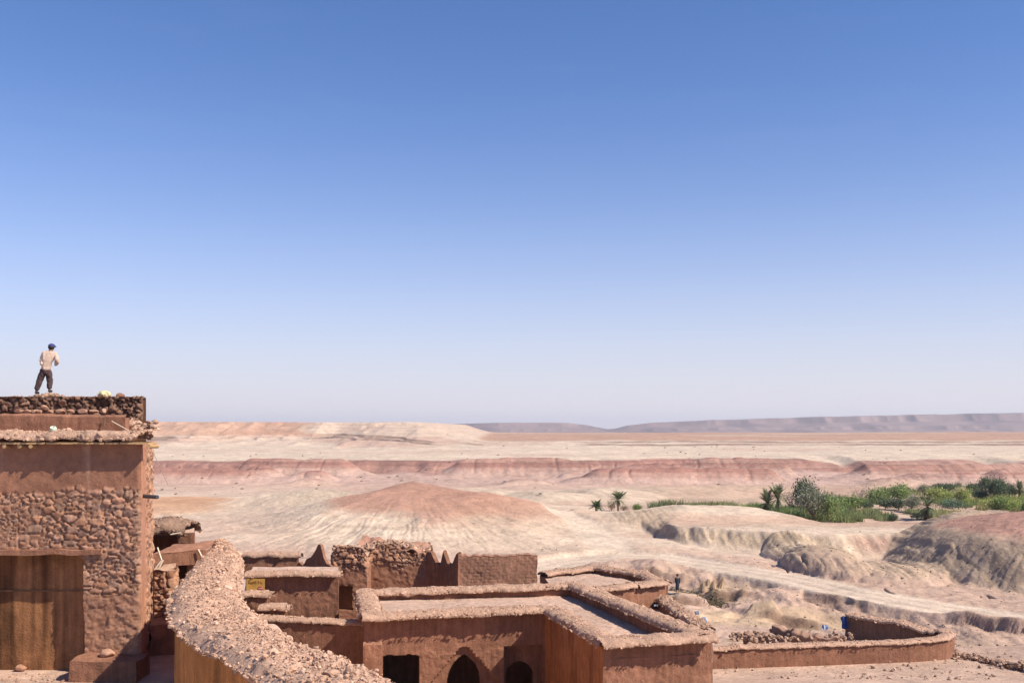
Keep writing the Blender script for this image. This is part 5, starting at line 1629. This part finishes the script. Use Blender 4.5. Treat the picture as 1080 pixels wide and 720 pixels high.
skin('robe', [J(0, 0, .25, .21, .19), J(0, 0, .8, .19, .16), J(0, 0, 1.15, .165, .13), J(0, 0, 1.38, .185, .12), J(0, 0, 1.47, .08), J(-.18, 0, 1.36, .075), J(-.21, 0, 1.1, .06), J(-.19, -.08, .92, .05), J(.18, 0, 1.36, .075), J(.21, 0, 1.1, .06), J(.19, -.08, .92, .05)],
     [(0, 1), (1, 2), (2, 3), (3, 4), (3, 5), (5, 6), (6, 7), (3, 8), (8, 9), (9, 10)], plain_mat('dark_robe', (.03, .035, .05), .9, .15, 8), wk)
lumpmesh('hood', (wx, wy + .02, wz + 1.64), (.11, .12, .13), plain_mat('dark_hood', (.025, .025, .03), .9, .1, 8), wk, 5, .05)

# --- stones on the ledge under the dark parapet
def one_rock(name, label, cat, c, rad, seed, col, group=None, mat=None):
    r = np.random.default_rng(seed)
    V, Fc = _ico(2)
    P = V.copy()
    for _ in range(9):
        d = r.normal(size=3); d /= np.linalg.norm(d); lim = r.uniform(.5, .85)
        e = P @ d; P = P - np.outer(np.maximum(e - lim, 0), d)
    P = P / np.abs(P).max(0) * np.asarray(rad)
    P = disp(P, min(rad) * .12, 9, 2, seed)
    mb = MB(); mb.add(P + np.asarray(c), None, Fc, col, smooth=False)
    return tag(mb.build(name, mat or M_STONE), label, cat, group)
LG = 'stones in a row on the ledge'
led = 'flat reddish stone in the loose row along the ledge under the dark parapet'
for k, (px, w_, h_) in enumerate(((20, 5.5, 2.4), (30, 5, 2.2), (36.5, 3, 2.2), (42, 4, 2.6), (53.5, 4.2, 2.2), (63, 4.6, 2.4), (74.5, 5, 2.3), (86.5, 5.2, 2.4), (98, 6, 2.2))):
    Yk = 28.5
    one_rock('loose_stone', led, 'stone', ((px - 540) / F * Yk, Yk + .02, .455 + h_ * .0271 * .72), (w_ * .0271, .12, h_ * .0271), 620 + k, np.array([.50, .28, .19]) * (1 + .08 * math.sin(k * 2.1)), LG)
one_rock('loose_stone', 'larger pale block perched highest in the row of stones on the ledge', 'stone', ((47.5 - 540) / F * 28.55, 28.55, .455 + .155), (.13, .11, .085), 640, np.array([.52, .30, .20]), LG)
one_rock('loose_stone', 'rounded stone at the right end of the row on the ledge', 'stone', ((109 - 540) / F * 28.5, 28.5, .455 + .06), (.095, .1, .085), 641, np.array([.52, .31, .22]), LG)
one_rock('loose_stone', 'dark stone alone on the right end of the roof wall, near the yellow bag', 'stone', ((127 - 540) / F * 32.6, 32.6, ZP + .06), (.14, .12, .085), 642, np.array([.30, .16, .11]))
one_rock('loose_stone', 'pale round stone lying on the mud bench beside the wide doorway', 'stone', ((111 - 540) / F * 26.5, 26.62, -5.98), (.22, .2, .15), 643, np.array([.52, .30, .21]))
for k, (px, py, s_, lb) in enumerate(((8, 698, .17, 'broken mud lump at the bottom left corner under the doorway'), (22, 702, .14, 'smaller broken mud lump right of the corner lump under the doorway'), (33, 694, .09, 'little stone on the ground before the doorway'))):
    c = atz(px, py + 4, -6.6)
    one_rock('mud_lump', lb, 'mud lump', c + [0, 0, s_ * .4], (s_ * 1.2, s_, s_ * .7), 650 + k, np.array([.47, .25, .16]))
# pot and bag
mb = MB()
c = np.array([(58 - 540) / F * 27.1, 27.0, -.02])
a_ = np.linspace(0, 2 * np.pi, 25)
prof = [(.0, -.085), (.05, -.08), (.085, -.035), (.095, .01), (.085, .05), (.065, .075), (.062, .085), (.055, .085), (.055, .07), (.0, .05)]
Pp = np.array([[(math.cos(t) * rr, math.sin(t) * rr, z) for t in a_] for rr, z in prof])
mb.grid(Pp @ np.array([[1, 0, 0], [0, .8, -.6], [0, .6, .8]]).T + c, (.5, .5, .4))
tag(mb.build('pot', plain_mat('pale_glaze', (.50, .55, .42), .6, .15, 18, .3)), 'small pale greenish pot lying on the rubble of the eave', 'pot')
mb = MB()
V, Fc = _ico(3)
P = V * [.21, .16, .12]; P = disp(P, .07, 7, 3, 660); P[:, 2] = np.maximum(P[:, 2], -.09)
mb.add(P + [(110 - 540) / F * 32.7, 32.7, ZP + .09], None, Fc, (.6, .5, .25), smooth=False)
tag(mb.build('plastic_bag', plain_mat('yellowed_plastic', (.55, .48, .26), .55, .2, 12, .4)), 'crumpled pale yellow bag on top of the roof wall right of the man', 'bag')
# wires and sticks
mb = MB(); tube(mb, [at(158, 471, 27.9), at(168, 490, 28.5), at(177, 511, 29.1)], .010, 6, (.6, .55, .5))
tag(mb.build('wire', plain_mat('pale_wire', (.6, .55, .5), .6, .1, 5)), 'thin pale wire slanting down from the eave corner of the tall house', 'wire')
mb = MB(); tube(mb, [at(118, 444, 28.2), at(136, 454, 28.1)], .012, 6, (.6, .5, .4))
tag(mb.build('stick', M_PALEWOOD), 'thin pale stick leaning across the right end of the smooth front parapet', 'stick')
mb = MB(); tube(mb, [at(111, 440, 28.22), at(109.5, 449, 28.2)], .014, 6, (.1, .07, .05))
tag(mb.build('stick', M_BARK), 'short dark stick standing against the smooth front parapet', 'stick')
# plank in the lane
pk = thing('plank', 'pale grey plank with a dark mark leaning in the lane by the curved wall', 'plank', at(193, 690, 30.6))
mb = MB(); c = at(191.5, 672, 30.6); box(mb, c, (.24, .04, 1.25), -.25, (.6, .5, .42), .006, 3, 4, 1, False, (.25, .28))
mb.build('board', plain_mat('weathered_plank', (.50, .42, .37), .85, .15, 8), pk)
mb = MB(); c = at(194.5, 671, 30.52); box(mb, c, (.17, .03, .035), -.25, (.02, .02, .02), .004, 3, 2, 1, False, (.25, .75))
box(mb, c + [.03, 0, -.03], (.1, .03, .03), -.25, (.02, .02, .02), .004, 3, 2, 1, False, (.25, -.5))
mb.build('mark', plain_mat('black_paint', (.02, .02, .02), .7, .1, 5), pk)

# --- poster at the left of the small house
ps = thing('poster', 'yellow poster board with brown lettering and a red oval on the small house', 'poster', at(269, 629, 39.78))
Yq = 39.72
def prect(x0, x1, y0, y1, Y, th, name, mat, amp=0):
    mb = MB(); a, b = at(x0, y0, Y), at(x1, y1, Y)
    box(mb, ((a[0] + b[0]) / 2, Y, (a[2] + b[2]) / 2), (abs(b[0] - a[0]), th, abs(a[2] - b[2])), 0, (.5, .5, .2), amp, 4, 4)
    return mb.build(name, mat, ps)
prect(260, 279.2, 610, 627, Yq, .03, 'board', plain_mat('yellow_poster', (.44, .25, .065), .6, .2, 3, .3))
prect(260.2, 273.5, 622.6, 627.8, Yq - .04, .03, 'torn_foot', plain_mat('white_paper', (.68, .64, .56), .8, .08, 4))
M_INK = plain_mat('brown_ink', (.13, .075, .015), .8, .1, 4)
mb = MB()
for x0, x1, y0, y1 in ((262.3, 262.9, 611.8, 615.2), (263.8, 264.3, 613.2, 615.2), (265.3, 265.8, 613.2, 615.2), (263.8, 265.8, 614.9, 615.4), (266.7, 267.2, 612.9, 615.2), (267.2, 268.4, 613.0, 613.4), (268.2, 268.7, 613.2, 615.2), (269.6, 270.1, 611.8, 615.2), (272.2, 272.7, 612.0, 615.2), (272.7, 274.0, 613.2, 613.6), (275.0, 275.5, 613.0, 615.2), (275.5, 276.6, 614.6, 615.1)):
    a, b = at(x0, y0, Yq - .02), at(x1, y1, Yq - .02)
    box(mb, ((a[0] + b[0]) / 2, Yq - .02, (a[2] + b[2]) / 2), (b[0] - a[0], .012, a[2] - b[2]), 0, (.1, .05, .01), 0, 3, 1)
mb.build('lettering', M_INK, ps)
mb = MB()
a_ = np.linspace(0, 2 * np.pi, 33); c = at(274.6, 620.6, Yq - .022)
ring = np.column_stack([c[0] + np.cos(a_) * .118, np.full(33, c[1]), c[2] + np.sin(a_) * .10])
mb.grid(np.stack([ring * 0 + c, ring, ring + [0, .015, 0]], 1), (.3, .05, .05)); mb.build('red_oval', plain_mat('red_print', (.28, .06, .05), .6, .1, 4), ps)
mb = MB(); box(mb, at(274.6, 620.3, Yq - .035), (.17, .01, .028), 0, (.6, .4, .35), 0, 3, 1); mb.build('pale_stroke', plain_mat('pale_print', (.55, .38, .32), .7, .1, 4), ps)
wb = thing('board', 'folded greyish white board leaning at the left of the yellow poster', 'board', at(256, 628, 39.75))
mb = MB(); box(mb, at(256.3, 619, 39.7), (.15, .03, .62), .5, (.5, .45, .45), .01, 3, 4, 2, False, (.05, .16)); mb.build('panel', plain_mat('greyed_white', (.46, .40, .40), .8, .1, 6), wb)

# --- plastic sheet and scraps
M_BLUE = plain_mat('blue_plastic', (.04, .085, .26), .6, .2, 5, .4)
M_PALEBLUE = plain_mat('pale_blue_plastic', (.36, .41, .52), .6, .15, 5, .4)
def scrap(c, sx, sz, mat, label, seed, rz=0, name='plastic_scrap'):
    u_ = np.linspace(-1, 1, 14)
    U, V_ = np.meshgrid(u_, u_, indexing='ij')
    P = np.stack([U * sx, .35 * sx * V_ + .06 * np.sin(U * 5), V_ * sz], -1)
    P = disp(P, sx * .5, 2.2 / sx * .5, 3, seed)
    ca, sa = math.cos(rz), math.sin(rz)
    P = np.stack([P[..., 0] * ca - P[..., 1] * sa, P[..., 0] * sa + P[..., 1] * ca, P[..., 2]], -1)
    mb = MB(); mb.grid(P + np.asarray(c), (.1, .1, .4)); mb.grid(P + np.asarray(c) + [0, .012, 0], (.1, .1, .4))
    return tag(mb.build(name, mat), label, 'plastic')
scrap(at(891, 656, 59.8), .20, .36, M_BLUE, 'deep blue plastic sheet draped over the end of the dark broken wall', 1, .3, 'plastic_sheet')
scrap(at(870, 661, 60.0), .20, .12, M_PALEBLUE, 'pale blue plastic sheet left of the deep blue one', 2, .2)
scrap(at(743, 654, 42.6), .10, .16, M_PALEBLUE, 'pale blue plastic bag spilling over the near end of the stone wall by the path', 3, .8)
scrap(at(735, 646, 44.0), .08, .07, M_PALEBLUE, 'small pale blue rag midway along the stone wall by the path', 4, .4)
scrap(at(691, 638, 46.2), .09, .03, M_PALEBLUE, 'small blue rag on the pink floor beside the stone wall', 5, 0)
scrap(at(658, 638.5, 44.6), .10, .05, M_PALEBLUE, 'faded blue rag on the pink floor behind the diagonal parapet', 6, 0)
scrap(at(700, 613.5, 47.9), .13, .04, plain_mat('slate_blue_rag', (.14, .15, .24), .7, .15, 6), 'slate blue rag on the right corner of the crumbling roofless house', 7, 0)
scrap(at(996, 671, 53.2), .10, .04, M_PALEBLUE, 'faded blue rag on the far end of the long low wall', 8, 0)

# --- straw sheaves and cut branches on the field
for k, (px, py, hh, lb) in enumerate(((741, 622, .85, 'leftmost small sheaf of pale straw on the field'), (746.5, 621, .75, 'short sheaf of pale straw second from the left on the field'), (752, 621.5, .8, 'pale straw sheaf between the short one and the leaning one'), (759, 622, 1.05, 'leaning tallest sheaf of pale straw at the right end of the row'))):
    Yk = 92.0
    for _ in range(4): Yk = float(np.clip(-gz((px - 540) / F * Yk, Yk) * F / (py - HY), 80, 108))
    X = (px - 540) / F * Yk; zg_ = gz(X, Yk)
    r = np.random.default_rng(700 + k); n = 260
    mb = MB()
    a = r.uniform(0, 2 * np.pi, n); rb = r.uniform(0, .45, n); rt = r.uniform(0, .20, n) + .02
    ln = .35 if k == 3 else .05
    b0 = np.column_stack([X + np.cos(a) * rb, Yk + np.sin(a) * rb, np.full(n, zg_ - .05)])
    tp = np.column_stack([X + np.cos(a) * rt + ln, Yk + np.sin(a) * rt, zg_ + hh * r.uniform(.7, 1.1, n)])
    sd_ = np.column_stack([np.cos(a + 1.57), np.sin(a + 1.57), 0 * a]) * .03
    mb.add(np.stack([b0 - sd_, b0 + sd_, tp], 1).reshape(-1, 3), None, np.arange(3 * n).reshape(-1, 3), np.repeat(np.array([.66, .50, .34])[None] * r.uniform(.8, 1.2, (n, 1)), 3, 0), smooth=False)
    tag(mb.build('straw_sheaf', M_LEAF), lb, 'sheaf', 'straw sheaves on the field')
for k, (pxa, pya, pxb, pyb, sp_, lb) in enumerate(((712, 620, 752, 640, 1.3, 'long dark heap of cut branches running down the field beside the distant person'), (750, 627, 765, 640, .9, 'shorter heap of dark branches at the lower end of the field'))):
    r = np.random.default_rng(720 + k)
    P0, P1 = [], []
    for px, py, o_ in ((pxa, pya, P0), (pxb, pyb, P1)):
        Yk = 90.0
        for _ in range(4): Yk = float(np.clip(-gz((px - 540) / F * Yk, Yk) * F / (py - HY), 70, 108))
        o_ += [(px - 540) / F * Yk, Yk]
    mb = MB()
    for q in range(110):
        t = r.uniform(0, 1); x = P0[0] + (P1[0] - P0[0]) * t + r.normal(0, .35 * sp_); y = P0[1] + (P1[1] - P0[1]) * t + r.normal(0, .3 * sp_)
        d = np.array([P1[0] - P0[0], P1[1] - P0[1]]); d = d / np.linalg.norm(d) + r.normal(0, .45, 2)
        z = gz(x, y) + r.uniform(.03, .32)
        L = r.uniform(.5, 1.5)
        tube(mb, [(x - d[0] * L / 2, y - d[1] * L / 2, z + r.normal(0, .06)), (x, y, z + .05), (x + d[0] * L / 2, y + d[1] * L / 2, z + r.normal(0, .08))], .028, 4, (.13, .10, .06), False)
    tag(mb.build('branch_heap', plain_mat('cut_branches', (.15, .115, .07), .9, .3, 4)), lb, 'branches', kind='stuff')

# --- loose stones over the fields, banks and the forecourt
r3 = np.random.default_rng(800)
mb = MB()
n = 5200
px = r3.uniform(560, 1110, n); Y = 46 + 80 * r3.uniform(0, 1, n) ** 1.3
X = (px - 540) / F * Y
zt_, Ct, rd = terrain(X[None], Y[None])
keep = (rd[0] < .3) & (fbm2(X / 5, Y / 5, 3, 801) > -.05) & ~((X < 6.6) & (Y < 55))
sz = .03 + .13 * r3.uniform(0, 1, n) ** 4
rocks(mb, np.column_stack([X, Y, zt_[0] + sz * .2])[keep], sz[keep], Ct[0][keep] * .85, .22, False, r3)
n = 700
px = r3.uniform(-20, 100, n); Y = 22 + 4.9 * r3.uniform(0, 1, n)
X = (px - 540) / F * Y
zt_, Ct, rd = terrain(X[None], Y[None])
sz = .015 + .06 * r3.uniform(0, 1, n) ** 3
rocks(mb, np.column_stack([X, Y, zt_[0] + sz * .2]), sz, RUB, .2, False, r3)
tag(mb.build('gravel', M_RUBBLE), 'loose stones scattered over the fields and bare ground', kind='stuff')

# ================================================================== AIR
lo = np.array([1e9] * 3); hi = -lo
for o in sc.objects:
    if o.type == 'MESH' and o.get('kind') == 'structure':
        for c in o.bound_box:
            lo = np.minimum(lo, c); hi = np.maximum(hi, c)
lo = lo - [1, 40, 1]; hi = hi + [1, 1, 3]
lo[1] = min(lo[1], -5)
me = bpy.data.meshes.new('haze')
vs = [(x, y, z) for x in (lo[0], hi[0]) for y in (lo[1], hi[1]) for z in (lo[2], hi[2])]
me.from_pydata([tuple(float(q) for q in v_) for v_ in vs], [], [(0, 1, 3, 2), (4, 6, 7, 5), (0, 4, 5, 1), (2, 3, 7, 6), (0, 2, 6, 4), (1, 5, 7, 3)])
hzo = bpy.data.objects.new('haze', me); COL.objects.link(hzo)
tag(hzo, kind='stuff')
mh = bpy.data.materials.new('haze'); mh.use_nodes = True
n_ = mh.node_tree; n_.nodes.remove(n_.nodes['Principled BSDF'])
pv = n_.nodes.new('ShaderNodeVolumePrincipled')
pv.inputs['Color'].default_value = (.86, .88, 1.0, 1)
pv.inputs['Density'].default_value = HAZE
pv.inputs['Anisotropy'].default_value = .1
n_.links.new(pv.outputs[0], n_.nodes['Material Output'].inputs['Volume'])
me.materials.append(mh)
